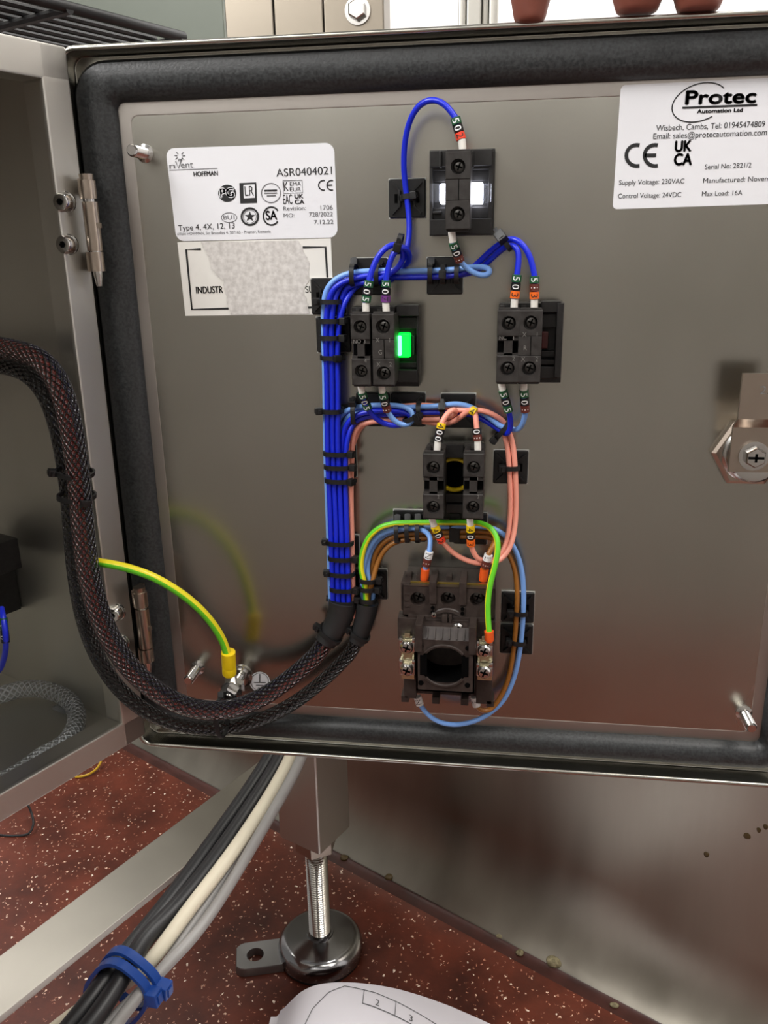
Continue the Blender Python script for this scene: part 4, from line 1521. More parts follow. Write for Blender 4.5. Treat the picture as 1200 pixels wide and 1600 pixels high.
wire('pink wire dropping to the second emergency stop contact, yellow marker on its bend', PINK,
     [(746.5, 699, 25), (746.5, 690, 25), (745.5, 674, 24.5), (744, 660, 23.5), (742.5, 648, 22), (737, 639.5, 20.5), (729, 642.5, 19), (720, 652, 17.5), (708, 659, 12.5), (694, 662, 7), (675, 660.5, 6.6), (650, 655, 6.6), (620, 653, 6.6), (590, 654, 6.6), (568, 657, 6.6), (556, 665, 6.6), (546, 684, 6.6)] + lanes(2.9, 0, 700),
     [((744.8, 669, 24.3), (746.3, 689, 25), '01'), ((735.5, 640, 20.8), (744.2, 645, 21.8), '4')], ((747, 712, 25), (746.4, 688, 25)))
wire('pink wire from the lower first emergency stop contact, yellow, black and red markers', PINK,
     [(675, 814, 25), (679, 824, 24.5), (686, 838, 23.5), (694, 850, 22), (703, 861, 20), (717, 871, 18.5), (733, 878, 18), (748, 881.5, 18), (765, 880, 17.5), (780, 872, 16.5), (790, 858, 15), (796, 838, 12.5), (799, 800, 9.6), (797.5, 760, 9.2), (796, 728, 9), (795, 705, 9), (793, 686, 9), (786, 669, 6.6), (769, 653, 6.6), (750, 643, 6.6), (735, 637, 6.8), (716, 650, 6.6), (690, 649, 6.4), (655, 646, 6.6), (620, 645, 6.6), (598, 646, 6.6), (570, 648.5, 6.6), (552, 656, 6.6), (540, 672, 6.6)] + lanes(2.0, 0, 700),
     [((679, 822, 24.6), (691, 847, 22.5), '402')], ((674, 808, 25), (678.5, 822, 24.7)))
wire('pink wire from the lower second emergency stop contact, yellow, black and orange markers', PINK,
     [(734.5, 814, 25), (735, 824, 24.5), (735.5, 840, 23.5), (736.5, 854, 22.5), (740, 866, 21), (747, 875.5, 20), (757, 882, 20.5), (771, 882, 20), (785, 875, 19), (797, 860, 17), (804, 838, 13), (807.5, 800, 9.6), (806, 760, 9.2), (804.5, 728, 9), (803, 705, 9), (800, 684, 9.3), (790, 664, 9.6), (775, 649, 15), (760, 641, 15.4), (742, 638, 15.2), (716, 639, 12.4), (690, 633, 9), (655, 631.5, 6.6), (620, 636, 6.6), (590, 637.5, 6.6), (566, 640.5, 6.6), (553, 649, 6.6), (545, 662, 7.5), (543, 690, 9)] + lanes(3.75, 1, 700),
     [((735, 820, 24.6), (736, 853, 22.5), '403')], ((734, 808, 25), (734.9, 821, 24.7)))
# supply wires of the isolator
BOT = [(945, 0), (965, 0)]
wire('light blue wire into the isolator top pole, white and brown markers', LBLUE,
     [(664, 893, 20), (665.5, 884, 21), (669, 868, 21.5), (673, 852, 20.5), (674.5, 840, 18), (669, 830, 14), (656, 825.5, 10.5), (640, 825, 9.5), (615, 826, 9.5), (595, 832, 9.5), (580, 845, 9.5), (572, 865, 9.5), (568, 890, 9.5), (567.5, 920, 9.5), (568, 945, 9.5), (566, 962, 9.5)],
     [((671, 861, 21.2), (665.5, 885, 21), 'N1')], ((663, 906, 20), (664.5, 889, 20.6)), ORANGEF, fr=0.0024)
wire('brown wire into the isolator top pole, white and brown markers', BROWN,
     [(755.5, 895, 20), (757, 887, 21), (761, 873, 21.5), (765, 862, 21.5), (772, 850, 19), (777, 839, 14), (772, 832, 9), (757, 829, 6.6), (735, 830, 6.6), (700, 831, 6.6), (670, 832, 6.6), (640, 834, 6.6), (617, 836, 6.6), (600, 843, 6.6), (588, 857, 6.6), (580, 877, 6.6), (577, 900, 6.6), (576, 925, 6.6), (575, 945, 6.6), (572, 962, 6.6)],
     [((763.5, 866, 21.6), (757.5, 887, 21), 'L1')], ((754.5, 907, 20), (757, 889, 20.6)), ORANGEF, fr=0.0024)
wire('light blue wire looping around the isolator and in from below', LBLUE,
     [(655, 1094, 16), (658, 1104, 16), (668, 1120, 16), (687, 1132, 16), (712, 1135.5, 15), (742, 1130, 13.5), (772, 1115, 11.5), (796, 1088, 10), (809, 1050, 9.5), (815, 1005, 9.5), (818, 960, 9.5), (820, 920, 9.5), (817, 886, 9.5), (807, 857, 9.5), (792, 836, 9.5), (775, 825.5, 9.5), (757, 822, 9.5), (735, 821.5, 9.5), (700, 822.5, 9), (670, 824, 6.6), (640, 825.5, 6.6), (615, 828, 6.6), (598, 835, 6.6), (584, 848, 6.6), (576, 868, 6.6), (572, 892, 6.6), (583, 915, 8.5), (583, 935, 9.5), (580, 948, 9.5), (576, 963, 9.5)],
     [((652, 1088, 16), (656.5, 1102, 16), 'N')])
wire('brown wire curving around the isolator and in from below', BROWN,
     [(743, 1094, 16), (746, 1106, 16), (753, 1113, 15.5), (765, 1112.5, 14), (778, 1102, 12), (791, 1078, 10), (800, 1042, 9.5), (805, 1000, 9.5), (807, 960, 9.5), (809.5, 925, 9.5), (808, 896, 9.5), (800, 872, 9), (789, 853, 7), (775, 840, 6.4), (757, 837.5, 6.4), (735, 838, 6.4), (700, 839, 6.4), (670, 840, 6.4), (640, 842, 6.4), (622, 844, 6.6), (606, 851, 6.6), (596, 864, 7), (588, 882, 8.5), (582, 905, 9.6), (576, 925, 9.6), (574, 945, 9.6), (571, 963, 9.6)],
     [((741, 1088, 16), (745, 1104, 16), 'L')])


relax(WIRES, floor_y=PY - 0.0049)
for rec_ in WIRES:
    finish_wire(rec_)


def earth_wire(label, path, r, split, ferr=None):
    pts = [P(x, y_, h / 1000) for x, y_, h in path]
    mb = MB()
    mb.tube(pts, r, 16, 6, split=split)
    o = mb.build('earth_wire', [GREENW, YELLOWW], origin=pts[0])
    tag(o, label, 'wire')
    return o


ew = earth_wire('green and yellow earth wire arching down into the isolator clamp',
                [(764.5, 998, 36), (764, 985, 35.5), (762.5, 965, 34.5), (762.5, 940, 33.5), (766, 913, 32.5), (773, 885, 31), (777.5, 860, 29), (776, 841, 26.5), (767, 826, 23.5), (752, 818.5, 20), (735, 817, 16.5), (715, 816.5, 13), (690, 816.5, 12.6), (665, 816.5, 12.4), (640, 817, 12.4), (614, 818.5, 12.4), (594, 824.5, 12.4), (578, 838, 12.4), (568, 858, 12.4), (564, 885, 12.4), (570, 915, 12.4), (572, 940, 12.4), (570, 962, 12)],
                0.0016, (0.40, 0.78, 1))
mb = MB()
a, b = P(764.8, 1003, 0.0355), P(764, 986, 0.0357)
mb.lathe(a, b - a, [(0.0019, 0), (0.0026, 0.0015), (0.0026, (b - a).length)], 18)
mb.build('ferrule', ORANGEF, ew)

ew = earth_wire('thick green and yellow earth wire bowing from sleeve to the earth stud',
                [(138, 872, 44), (148, 877, 46), (175, 882, 48), (205, 889, 48), (240, 902, 46), (275, 922, 42.5), (305, 945, 38), (330, 972, 33), (347, 999, 29), (355, 1022, 27), (358, 1040, 25.5)],
                0.0024, (0.30, 0.62, 1))
mb = MB()
a, b = P(356.5, 1018, 0.027), P(358.5, 1054, 0.0235)
L_ = (b - a).length
mb.lathe(a, b - a, [(0.0028, 0), (0.0042, 0.0004), (0.0042, L_ * 0.62), (0.0039, L_ * 0.66), (0.0042, L_ * 0.72), (0.0042, L_ * 0.94), (0.0036, L_)], 22, sx=1.0)
mb.build('crimp_sleeve', YELLOW, ew)
mb = MB()
ez = EARTH + Vector((0, -1, 0)) * 0.019
mb.obox((b + ez) / 2 + Vector((0, 0, 0.002)), (0.0036, 0, 0), (0, 0.0008, 0), ((b - ez) / 2).normalized() * ((b - ez).length / 2), 0.0004)
mb.lathe(ez + Vector((0, 0.001, 0)), (0, -1, 0), [(0.0066, 0), (0.0066, 0.0016)], 24)
mb.build('ring_terminal', CHROME, ew)
mb = MB()
y = Vector((0, -1, 0))
mb.lathe(EARTH + y * 0.0206, y, [(0.0072, 0), (0.0072, 0.0012), (0.0062, 0.0013)], 28)
mb.lathe(EARTH + y * 0.0219, y, [(0.0062, 0), (0.0062, 0.0044), (0.0050, 0.0052)], 6)
mb.lathe(EARTH + y * 0.0125, y, [(0.0066, 0), (0.0066, 0.0048)], 6)
tag(mb.build('hexagon_nut', CHROME, angle=25), 'bright hexagon nut and washer clamping the earth ring on its stud', 'nut')

# ================================================================== braided harness
hr = lambda px, py, h: P(px, py, h / 1000)
HP1 = [(514, 992, 11), (497, 1020, 13), (466, 1052, 18), (425, 1082, 24), (385, 1104, 32), (345, 1113, 37.5), (295, 1111, 42), (247, 1085, 47), (208, 1053, 50), (174, 1008, 53), (150, 952, 55), (136, 890, 55), (129, 830, 51), (126, 770, 51), (118, 705, 51), (108, 645, 51), (95, 600, 50), (75, 568, 47), (48, 552, 43), (20, 547, 38), (-12, 544, 33), (-60, 538, 28)]
HP2 = [(561, 992, 10), (549, 1018, 11), (515, 1056, 14), (475, 1090, 17), (435, 1114, 20), (390, 1133, 22), (345, 1140, 25), (290, 1139, 29), (240, 1122, 33), (196, 1092, 37), (158, 1045, 40), (132, 985, 41), (119, 915, 42), (112, 850, 41), (110, 790, 41), (101, 715, 41), (88, 655, 40), (73, 615, 38), (50, 586, 35), (20, 571, 32), (-12, 567, 27), (-60, 563, 22)]


HREC = []
for hp_, hr_ in ((HP1, 0.0062), (HP2, 0.0047)):
    pts = [hr(*p) for p in hp_]
    k_ = 0.0 if hr_ > 0.005 else 0.018
    pts += [C0 + U * (0.045 + k_) + NI * 0.13 + Z * (0.600 - k_), C0 + U * (0.05 + k_) + NI * 0.195 + Z * (0.600 - k_)]
    pts = smooth_path(pts, 6)
    HREC.append(dict(pts=pts, r=hr_, pin=[0.0] * 8 + [1.0] * (len(pts) - 8)))
relax(HREC)


def harness(pts, r, m, label, endpix, sr):
    mb = MB()
    mb.tube(pts, r, 36, smooth=False)
    o = mb.build('braided_harness', m, origin=pts[0])
    tag(o, label, 'cable harness')
    mb = MB()
    e = [hr(*p) for p in endpix]
    mb.tube(e, sr, 24, 5)
    mb.build('heat_shrink_end', SHRINK, o)
    return o


harness(HREC[0]['pts'], lambda t: 0.0052 + 0.0009 * math.sin(3.1416 * min(1, t * 1.2)), BRAID, 'thick black braided harness with red brown wires showing through, from blue bundle', [(536, 938, 9.5), (533.5, 955, 9.5), (526, 975, 10), (514, 994, 11), (508, 1004, 12)], lambda t: 0.0086 - 0.0022 * t)
harness(HREC[1]['pts'], lambda t: 0.0040 + 0.0006 * math.sin(3.1416 * t), BRAID2, 'thinner plain black braided harness running beneath the thick one', [(574.5, 941, 9.5), (572, 958, 9.5), (567, 976, 9.8), (561, 994, 10), (557, 1003, 10.4)], lambda t: 0.0066 - 0.0016 * t)

# ================================================================== cable ties
TIES = 'black cable ties on the door wiring'


def tie(cx, cy, h, dx, dy, a, b, label, head=0.0, m=TIE, width=0.0024, hs=0.0026, world=None, group=TIES, tail=True):
    """band round a bundle: centre, run of the bundle in the photograph, half width and half depth; head at an angle round the loop"""
    if world:
        c, along, nrm = world
    else:
        c = P(cx, cy, h / 1000)
        along = (P(cx + dx, cy + dy, h / 1000) - c).normalized()
        nrm = Vector((0, -1, 0))
    acr = along.cross(nrm).normalized()
    if not world and (acr.x + acr.z * 0.3) < 0:
        acr = -acr
    mb = MB()
    n = 28
    th = width * 0.42
    loops = []
    for (ro, wo) in ((0, -1), (1, -1), (1, 1), (0, 1)):
        ring = []
        for i in range(n):
            t_ = 2 * math.pi * i / n
            e = 2 / 2.8
            ca, sa = math.cos(t_), math.sin(t_)
            ring.append(c + acr * ((a + ro * th) * math.copysign(abs(ca) ** e, ca)) + nrm * ((b + ro * th) * math.copysign(abs(sa) ** e, sa)) + along * (wo * width / 2))
        loops.append(ring)
    mb.loft(loops + [loops[0]])
    o = mb.build('cable_tie', m, origin=c)
    tag(o, label, 'cable tie', group)
    t_ = math.radians(head)
    e = 2 / 2.8
    rad = acr * ((a + th + hs * 0.4) * math.copysign(abs(math.cos(t_)) ** e, math.cos(t_))) + nrm * ((b + th + hs * 0.4) * math.copysign(abs(math.sin(t_)) ** e, math.sin(t_)))
    dr = (acr * math.cos(t_) + nrm * math.sin(t_)).normalized()
    tg = dr.cross(along).normalized()
    mb = MB()
    mb.obox(c + rad, dr * hs * 0.72, along * hs * 0.72, tg * hs * 0.8, hs * 0.16)
    mb.obox(c + rad + dr * hs * 0.75, dr * hs * 0.1, along * hs * 0.35, tg * hs * 0.5)
    mb.build('tie_lock', m, o)
    if tail:
        mb = MB()
        mb.obox(c + rad + tg * hs * 1.1, dr * th * 0.5, along * width * 0.4, tg * hs * 0.6)
        mb.build('tie_tail', m, o)
    return o


ordn = ['first', 'second', 'third', 'fourth', 'fifth', 'sixth', 'seventh', 'eighth', 'ninth', 'tenth', 'eleventh', 'twelfth', 'thirteenth']
vt = [(516.5, 471, 9.5), (517, 501, 9.5), (517.5, 527, 9.5), (518.5, 558, 9.5), (519.5, 641, 9.5), (527, 707, 9.5), (528, 728, 9.5), (529, 749, 9.5), (532.5, 846, 9.5), (533.5, 870, 9.5), (535, 894, 9.5), (536, 918, 9.5), (537, 938, 9.5)]
for i, (x, y_, h) in enumerate(vt):
    aw = 0.0052 if i < 5 else 0.0068
    tie(x, y_, h, 0.02, 1, aw, 0.0056, '%s black cable tie counted from the top of the vertical blue bundle' % ordn[i], head=(170, 15, 20, 60, 160, 20, 10, 30, 175, 15, 170, 20, 200)[i])
for x, y_, h, a_, hd, lab_ in ((552, 430, 9.5, 0.0046, -20, 'black cable tie next to the bundle bend over the torn label'),
                               (590, 431, 9.5, 0.0046, -60, 'black cable tie hidden between the two loop wires above the green lamp'),
                               (673, 428, 8.6, 0.0040, -30, 'first black cable tie under the white lamp holder, nearest the loop'),
                               (693, 428, 8.6, 0.0040, 90, 'middle black cable tie on the mount under the white lamp holder'),
                               (714, 428, 8.6, 0.0040, -40, 'last black cable tie under the white lamp holder, beside the curl'),
                               (554, 645, 9.5, 0.0052, 30, 'thick black cable tie at the start of the middle wire branch'),
                               (655, 645, 9.5, 0.0052, 100, 'black cable tie beside the light blue curl on the middle branch'),
                               (692, 646, 9.5, 0.0056, 60, 'black cable tie behind the hooked pink wire on the middle branch'),
                               (621, 831, 9.5, 0.0052, -25, 'first of three black ties across the earth wire, farthest from the contacts'),
                               (637, 830, 9.5, 0.0052, -25, 'middle of three black ties across the green earth wire'),
                               (653, 830, 9.5, 0.0052, -25, 'last of three black ties across the earth wire, nearest the contacts'),
                               (735, 829, 9.0, 0.0052, -60, 'black cable tie behind the orange and yellow marked pink wire')):
    tie(x, y_, h, 1, 0, a_, 0.0056, lab_, head=hd)
for x, y_, a_, hd, lab_ in ((576, 904, 0.0044, 10, 'upper of three black ties on the brown and light blue wires'),
                            (576, 917, 0.0044, 20, 'middle of three black ties on the brown and light blue wires'),
                            (576, 935, 0.0044, 170, 'lowest of three black ties on the brown wires, at the sleeve')):
    tie(x, y_, 9.5, 0, 1, a_, 0.0056, lab_, head=hd)
tie(636, 307, 7.0, 0.1, 1, 0.0020, 0.0024, 'small black cable tie on the single blue wire beside the lit lamp holder', head=20)
tie(624, 381, 21.5, 1, 0.25, 0.0040, 0.0036, 'black cable tie at the crown of the blue wire loop', head=100)
tie(790, 380, 19.6, 0.75, -0.6, 0.0036, 0.0040, 'black cable tie where two blue wires bend over to the unlit lamp', head=120, hs=0.0034)
tie(641, 654, 14, 0.4, 1, 0.0030, 0.0032, 'small black cable tie on the light blue curl', head=30)
tie(784, 672, 9.5, 1, 0.8, 0.0046, 0.0050, 'black cable tie where the pink pair leaves the blue wires', head=170)
tie(800, 731, 9, 0, 1, 0.0034, 0.0022, 'black cable tie across the pair of pink wires', head=175)
tie(812.5, 958, 9.5, -0.03, 1, 0.0034, 0.0020, 'upper black cable tie on the isolator loop wires', head=178)
tie(810, 1004, 9.5, -0.1, 1, 0.0034, 0.0020, 'lower black cable tie on the isolator loop wires', head=178)
tie(516, 990, 10.9, -0.6, 0.8, 0.0070, 0.0070, 'black cable tie closing the thick braided harness end', head=170)
tie(562, 991, 10, -0.5, 0.8, 0.0056, 0.0056, 'black cable tie closing the thin braided harness end', head=170)
tie(346, 1121, 33, 1, -0.02, 0.0108, 0.0082, 'black cable tie binding both braided harnesses below the earth stud', head=-30)
tie(117, 738, 46.5, -0.1, 1, 0.0082, 0.0098, 'upper black cable tie binding the braided harnesses by the door hinge side', head=140)
tie(120, 775, 46.5, -0.02, 1, 0.0080, 0.0098, 'lower black cable tie binding the braided harnesses by the door hinge side', head=40)

# ================================================================== inside the enclosure
def INB(px, py, b):
    """point inside the enclosure, b metres behind its opening"""
    return ON(px, py, C0 + NI * b, MN)


c = ON(-8, 930, C0 + U * 0.052, U)
t = thing('terminal_block', c, 'black device with white printing at the inner edge of the enclosure', 'terminal block')
mb = MB()
def dev(mb, px0, py0, px1, py1, a0, thick, bev=0.0008):
    p, q_ = ON(px0, py0, C0 + U * a0, U), ON(px1, py1, C0 + U * a0, U)
    m_ = (p + q_) / 2
    mb.obox(m_ - U * thick / 2, NI * (abs((q_ - p).dot(NI)) / 2), U * thick / 2, Z * abs(q_.z - p.z) / 2, bev)
dev(mb, -110, 842, -34, 912, 0.045, 0.03)
mb.mi = 1
for k, yy in enumerate((868, 880, 893, 904)):
    dev(mb, -46, yy, -37 - (k % 2) * 2, yy + 4, 0.0452, 0.0003, 0)
mb.build('terminal_housing', [BLACK, WHITEINK], t)
mb = MB()
dev(mb, -120, 880, -26, 975, 0.030, 0.028)
mb.build('mounting_base', BLACK, t)
pw = [ON(x, y_, C0 + U * a_, U) for x, y_, a_ in ((2, 950, 0.05), (5, 965, 0.053), (8, 985, 0.055), (9, 1005, 0.055), (7, 1025, 0.053), (0, 1045, 0.05), (-15, 1062, 0.046))]
mb = MB()
mb.tube(pw, 0.0017, 10, 5)
o = tag(mb.build('wire', BLUEW, origin=pw[0]), 'short blue wire with numbered marker inside the enclosure, by the black device', 'wire')
sleeve(o, pw[1], pw[3], '50')

def BOTP(px, py, up):
    d = ray(px, py)
    return CAM + d * ((BZ0 + T + up - CAM_Z) / d.z)


hp = [BOTP(x, y_, up) for x, y_, up in ((-45, 1098, 0.0085), (0, 1086, 0.0085), (40, 1076, 0.0085), (78, 1078, 0.0085), (106, 1092, 0.008), (119, 1114, 0.0075), (116, 1140, 0.0075), (100, 1164, 0.0075), (72, 1185, 0.0075), (40, 1202, 0.0075), (5, 1222, 0.0075), (-40, 1246, 0.0075))]
hp = [p + U * max(0, 0.0085 - (p - C0).dot(U)) for p in hp]
hp = [p + NI * max(0, 0.019 - (p - C0).dot(NI)) if i < 9 else p for i, p in enumerate(hp)]
mb = MB()
mb.tube(hp, 0.0058, 24, 7)
tag(mb.build('clear_hose', HOSE, origin=hp[0]), 'clear braided plastic hose curled on the enclosure floor', 'hose')
for (x, y_, lab_) in ((103, 1106, 'small clear adhesive clip on the enclosure floor, inside the hose bend'), (137, 1093, 'small clear adhesive clip on the enclosure floor, outside the hose bend')):
    p = BOTP(x, y_, 0.0001)
    mb = MB()
    mb.obox(p + Z * 0.001, U * 0.006, NI * 0.006, Z * 0.001, 0.0003)
    mb.obox(p + Z * 0.003, U * 0.002, NI * 0.005, Z * 0.001, 0.0004)
    tag(mb.build('adhesive_clip', CLEARL), lab_, 'clip')

# ================================================================== machine leg, bar and cables below
foot = FL(500, 1455, 0.027)
fx, fy = foot.x, foot.y
d = ray(503, 1334)
pz = CAM_Z + d.z * (math.hypot(fx, fy) - 0.03) / math.hypot(d.x, d.y)
t = thing('levelling_support', (fx, fy, 0), 'square stainless machine leg on a round levelling foot with a lug', 'machine leg')
hw = 0.0235
mb = MB()
c = Vector((fx, fy, (pz + 0.42) / 2))
mb.obox(c, U * hw, NI * hw, Z * (0.42 - pz) / 2, 0.0022, 3)
mb.build('leg_tube', STEEL2, t)
mb = MB()
mb.lathe((fx, fy, pz - 0.016), Z, [(0.0185, 0), (0.0195, 0.001), (0.0195, 0.0158)], 6)
mb.build('lock_nut', NICKEL, t, angle=25)
mb = MB()
prof = [(0.0098, 0.020)]
zz = 0.024
while zz < pz - 0.012:
    prof += [(0.0104, zz), (0.0086, zz + 0.0013)]
    zz += 0.0026
mb.lathe((fx, fy, 0), Z, prof, 28)
mb.build('threaded_rod', CHROME, t)
mb = MB()
mb.lathe((fx, fy, 0), Z, [(0.037, 0.004), (0.0405, 0.0045), (0.0412, 0.007), (0.0412, 0.0125), (0.0398, 0.0175), (0.0365, 0.0212), (0.032, 0.0226), (0.016, 0.0245), (0.0128, 0.0252), (0.0125, 0.0272), (0.0098, 0.0275)], 56)
mb.build('foot_dome', DKCHROME, t, angle=50)
mb = MB()
mb.lathe((fx, fy, 0), Z, [(0.0385, 0), (0.0395, 0.001), (0.0395, 0.0045)], 48)
mb.build('rubber_pad', RUBBER, t)
lg = FL(399, 1493, 0.008)
ld = Vector((lg.x - fx, lg.y - fy, 0))
LL = ld.length
ld.normalize()
lp = Z.cross(ld).normalized()
mb = MB()
seg = 28
n = len(mb.v)
hw2, x0_, x1_ = 0.0165, 0.034 - LL, 0.0185
inner, outer = [], []
for i in range(seg):
    a_ = 2 * math.pi * (i + 0.5) / seg
    ca, sa = math.cos(a_), math.sin(a_)
    inner.append((0.0082 * ca, 0.0082 * sa))
    k = min((x1_ / ca) if ca > 1e-9 else (x0_ / ca) if ca < -1e-9 else 9, hw2 / abs(sa) if abs(sa) > 1e-9 else 9)
    px_, py_ = ca * k, sa * k
    # cut corners at the free end
    if px_ > x1_ - 0.005 and abs(py_) > hw2 - 0.005:
        ex_ = (px_ - (x1_ - 0.005)) + (abs(py_) - (hw2 - 0.005)) - 0.005
        if ex_ > 0:
            px_ -= ex_ / 2
            py_ -= math.copysign(ex_ / 2, py_)
    outer.append((px_, py_))
L3 = lambda pts, z_: [Vector((lg.x, lg.y, z_)) + ld * a_ + lp * b_ for a_, b_ in pts]
mb.loft([L3(inner, 0.0005), L3(inner, 0.0092), L3([(a_ * 0.96, b_ * 0.96) for a_, b_ in outer], 0.0095), L3(outer, 0.008), L3(outer, 0.0005), L3(inner, 0.0005)])
mb.build('foot_lug', LUGM, t)

ZB = 0.162
ba, bb, bc = FL(0, 1493, ZB), FL(400, 1193, ZB), FL(0, 1588, ZB)
bu = (bb - ba).normalized()
bn = Vector((bu.y, -bu.x, 0))
bw = (bc - ba).dot(bn)
if bw < 0:
    bn, bw = -bn, -bw
mb = MB()
s0 = ba - bu * 0.35
far = (pa - bb).dot(PN) / bu.dot(PN)
s1 = bb + bu * (far - 0.006)
mb.obox((s0 + s1) / 2 + bn * bw / 2 - Z * 0.003, bu * (s1 - s0).length / 2, bn * bw / 2, Z * 0.003, 0.0007)
tag(mb.build('frame_bar', BARM, origin=(s0 + s1) / 2), 'flat scuffed stainless frame bar running low over the red floor', 'bar')

CAB = [
    ('upper of the thick black cables hanging below the door', CABLEB, 0.0062, [(452, 1120, 0.685), (436, 1165, 0.672), (414, 1200, 0.661), (374, 1260, 0.641), (322, 1330, 0.620), (268, 1405, 0.598), (215, 1475, 0.572), (168, 1535, 0.543), (120, 1592, 0.530), (75, 1645, 0.520), (30, 1700, 0.510), (-40, 1790, 0.504), (-160, 1930, 0.498)]),
    ('second thick black cable hanging below the door, beside the cream one', CABLEB, 0.0062, [(468, 1120, 0.675), (452, 1165, 0.662), (432, 1200, 0.653), (395, 1258, 0.633), (346, 1330, 0.610), (290, 1408, 0.588), (236, 1478, 0.566), (190, 1540, 0.540), (146, 1598, 0.520), (100, 1655, 0.510), (55, 1710, 0.500), (-15, 1800, 0.494), (-135, 1940, 0.488)]),
    ('cream coloured cable in the hanging cable bundle', CABLEW, 0.0052, [(478, 1120, 0.665), (466, 1165, 0.652), (449, 1200, 0.643), (414, 1258, 0.624), (372, 1325, 0.603), (322, 1395, 0.587), (268, 1462, 0.568), (210, 1520, 0.553), (150, 1560, 0.549), (98, 1595, 0.565), (40, 1640, 0.560), (-30, 1730, 0.554), (-150, 1870, 0.548)]),
    ('grey cable along the outer side of the hanging bundle', CABLEG, 0.0041, [(490, 1120, 0.660), (479, 1165, 0.647), (466, 1200, 0.639), (436, 1252, 0.620), (396, 1318, 0.599), (346, 1392, 0.596), (290, 1464, 0.570), (238, 1524, 0.544), (192, 1580, 0.530), (150, 1630, 0.521), (110, 1680, 0.513), (40, 1770, 0.507), (-80, 1910, 0.501)]),
    ('thin grey cable tucked under the grey and cream cables', CABLEG, 0.0036, [(484, 1120, 0.680), (472, 1165, 0.667), (458, 1200, 0.657), (426, 1258, 0.637), (384, 1330, 0.615), (336, 1398, 0.593), (282, 1466, 0.568), (232, 1526, 0.554), (182, 1586, 0.530), (140, 1640, 0.520), (100, 1690, 0.510), (30, 1780, 0.504), (-90, 1920, 0.498)]),
]
cab = []
for lab_, m_, r_, pth in CAB:
    pts = smooth_path([AX(*p) for p in pth], 5)
    cab.append(dict(pts=pts, r=r_, m=m_, label=lab_, ferr=None, fm=None, fr=0, marks=(), name='cable', pin=[1.0] * len(pts)))
relax(cab)
for c_ in cab:
    finish_wire(c_)
for (y_, lab_, hd, aw, bw_) in ((1522, 'upper thick blue cable tie on the hanging cables, with its lock', 150, 0.0172, 0.0125), (1555, 'lower thick blue cable tie on the hanging cables', 140, 0.0172, 0.0125)):
    al = (AX(168, 1535, .545) - AX(215, 1475, .575)).normalized()
    ref_ = AX(205 - (y_ - 1522) * 0.75, y_, .548)
    near = [min(c_['pts'], key=lambda p: abs((p - ref_).dot(al))) for c_ in cab]
    near = [p - al * (p - ref_).dot(al) for p in near]
    c = sum(near, Vector()) / len(near)
    nrm = ((CAM - c) - al * (CAM - c).dot(al)).normalized()
    acr = al.cross(nrm).normalized()
    e_ = [(p - c).dot(acr) for p in near]
    f_ = [(p - c).dot(nrm) for p in near]
    c = c + acr * (max(e_) + min(e_)) / 2 + nrm * (max(f_) + min(f_)) / 2
    aw, bw_ = (max(e_) - min(e_)) / 2 + 0.0068, (max(f_) - min(f_)) / 2 + 0.0066
    tie(0, 0, 0, 0, 0, aw, bw_, lab_, head=hd, m=BLUETIE, width=0.0060, hs=0.0062, world=(c, al, nrm), group='blue cable ties', tail=False)

# ================================================================== small things on the floor
pts = [FL(x, y_, 0.0016 + up) for x, y_, up in ((118, 1214, 0), (128, 1213, 0.001), (140, 1209, 0.002), (151, 1201, 0.003), (158, 1190, 0.006))]
mb = MB()
mb.tube(pts, 0.0016, 8, 5)
tag(mb.build('wire_offcut', mat('dull_yellow_insulation', (190, 150, 30), 0.4)), 'short yellow wire offcut lying on the red floor', 'wire offcut')
pts = [FL(x, y_, 0.0012 + up) for x, y_, up in ((-30, 1302, 0), (0, 1305, 0), (25, 1306, 0), (45, 1302, 0.002), (52, 1288, 0.008), (49, 1270, 0.018), (42, 1255, 0.028), (30, 1240, 0.03))]
mb = MB()
mb.tube(pts, 0.0014, 8, 6)
tag(mb.build('thin_cord', CABLEB), 'thin black cord looped on the floor below the enclosure', 'cord')


def lump(x, y_, size, seed, label, on_panel=False, m=CRUMB, flat=0.6):
    rnd = random.Random(seed)
    bm = bmesh.new()
    bmesh.ops.create_icosphere(bm, subdivisions=3, radius=1)
    amp = [(Vector((rnd.uniform(-1, 1), rnd.uniform(-1, 1), rnd.uniform(-1, 1))).normalized(), rnd.uniform(0.15, 0.4)) for _ in range(9)]
    for v in bm.verts:
        k = 0.75
        for dd, s in amp:
            k += s * max(0, v.co.normalized().dot(dd) - 0.5)
        v.co *= k
    mb = MB()
    bm.verts.index_update()
    if on_panel:
        c = ON(x, y_, pa - PN * 0.0343, PN)
        mb.v = [c + PV * v.co.x * size + Z * v.co.z * size * 1.2 + PN * (v.co.y * size * 0.3) for v in bm.verts]
    else:
        c = FL(x, y_, size * flat * 0.5)
        mb.v = [c + Vector((v.co.x * size, v.co.y * size * 0.8, v.co.z * size * flat)) for v in bm.verts]
        lo = min(v.z for v in mb.v)
        mb.v = [v - Vector((0, 0, lo)) for v in mb.v]
    for f in bm.faces:
        mb.face([v.index for v in f.verts])
    bm.free()
    tag(mb.build('debris_crumb' if not on_panel else 'residue_speck', m), label, 'debris', 'debris by the machine panel')


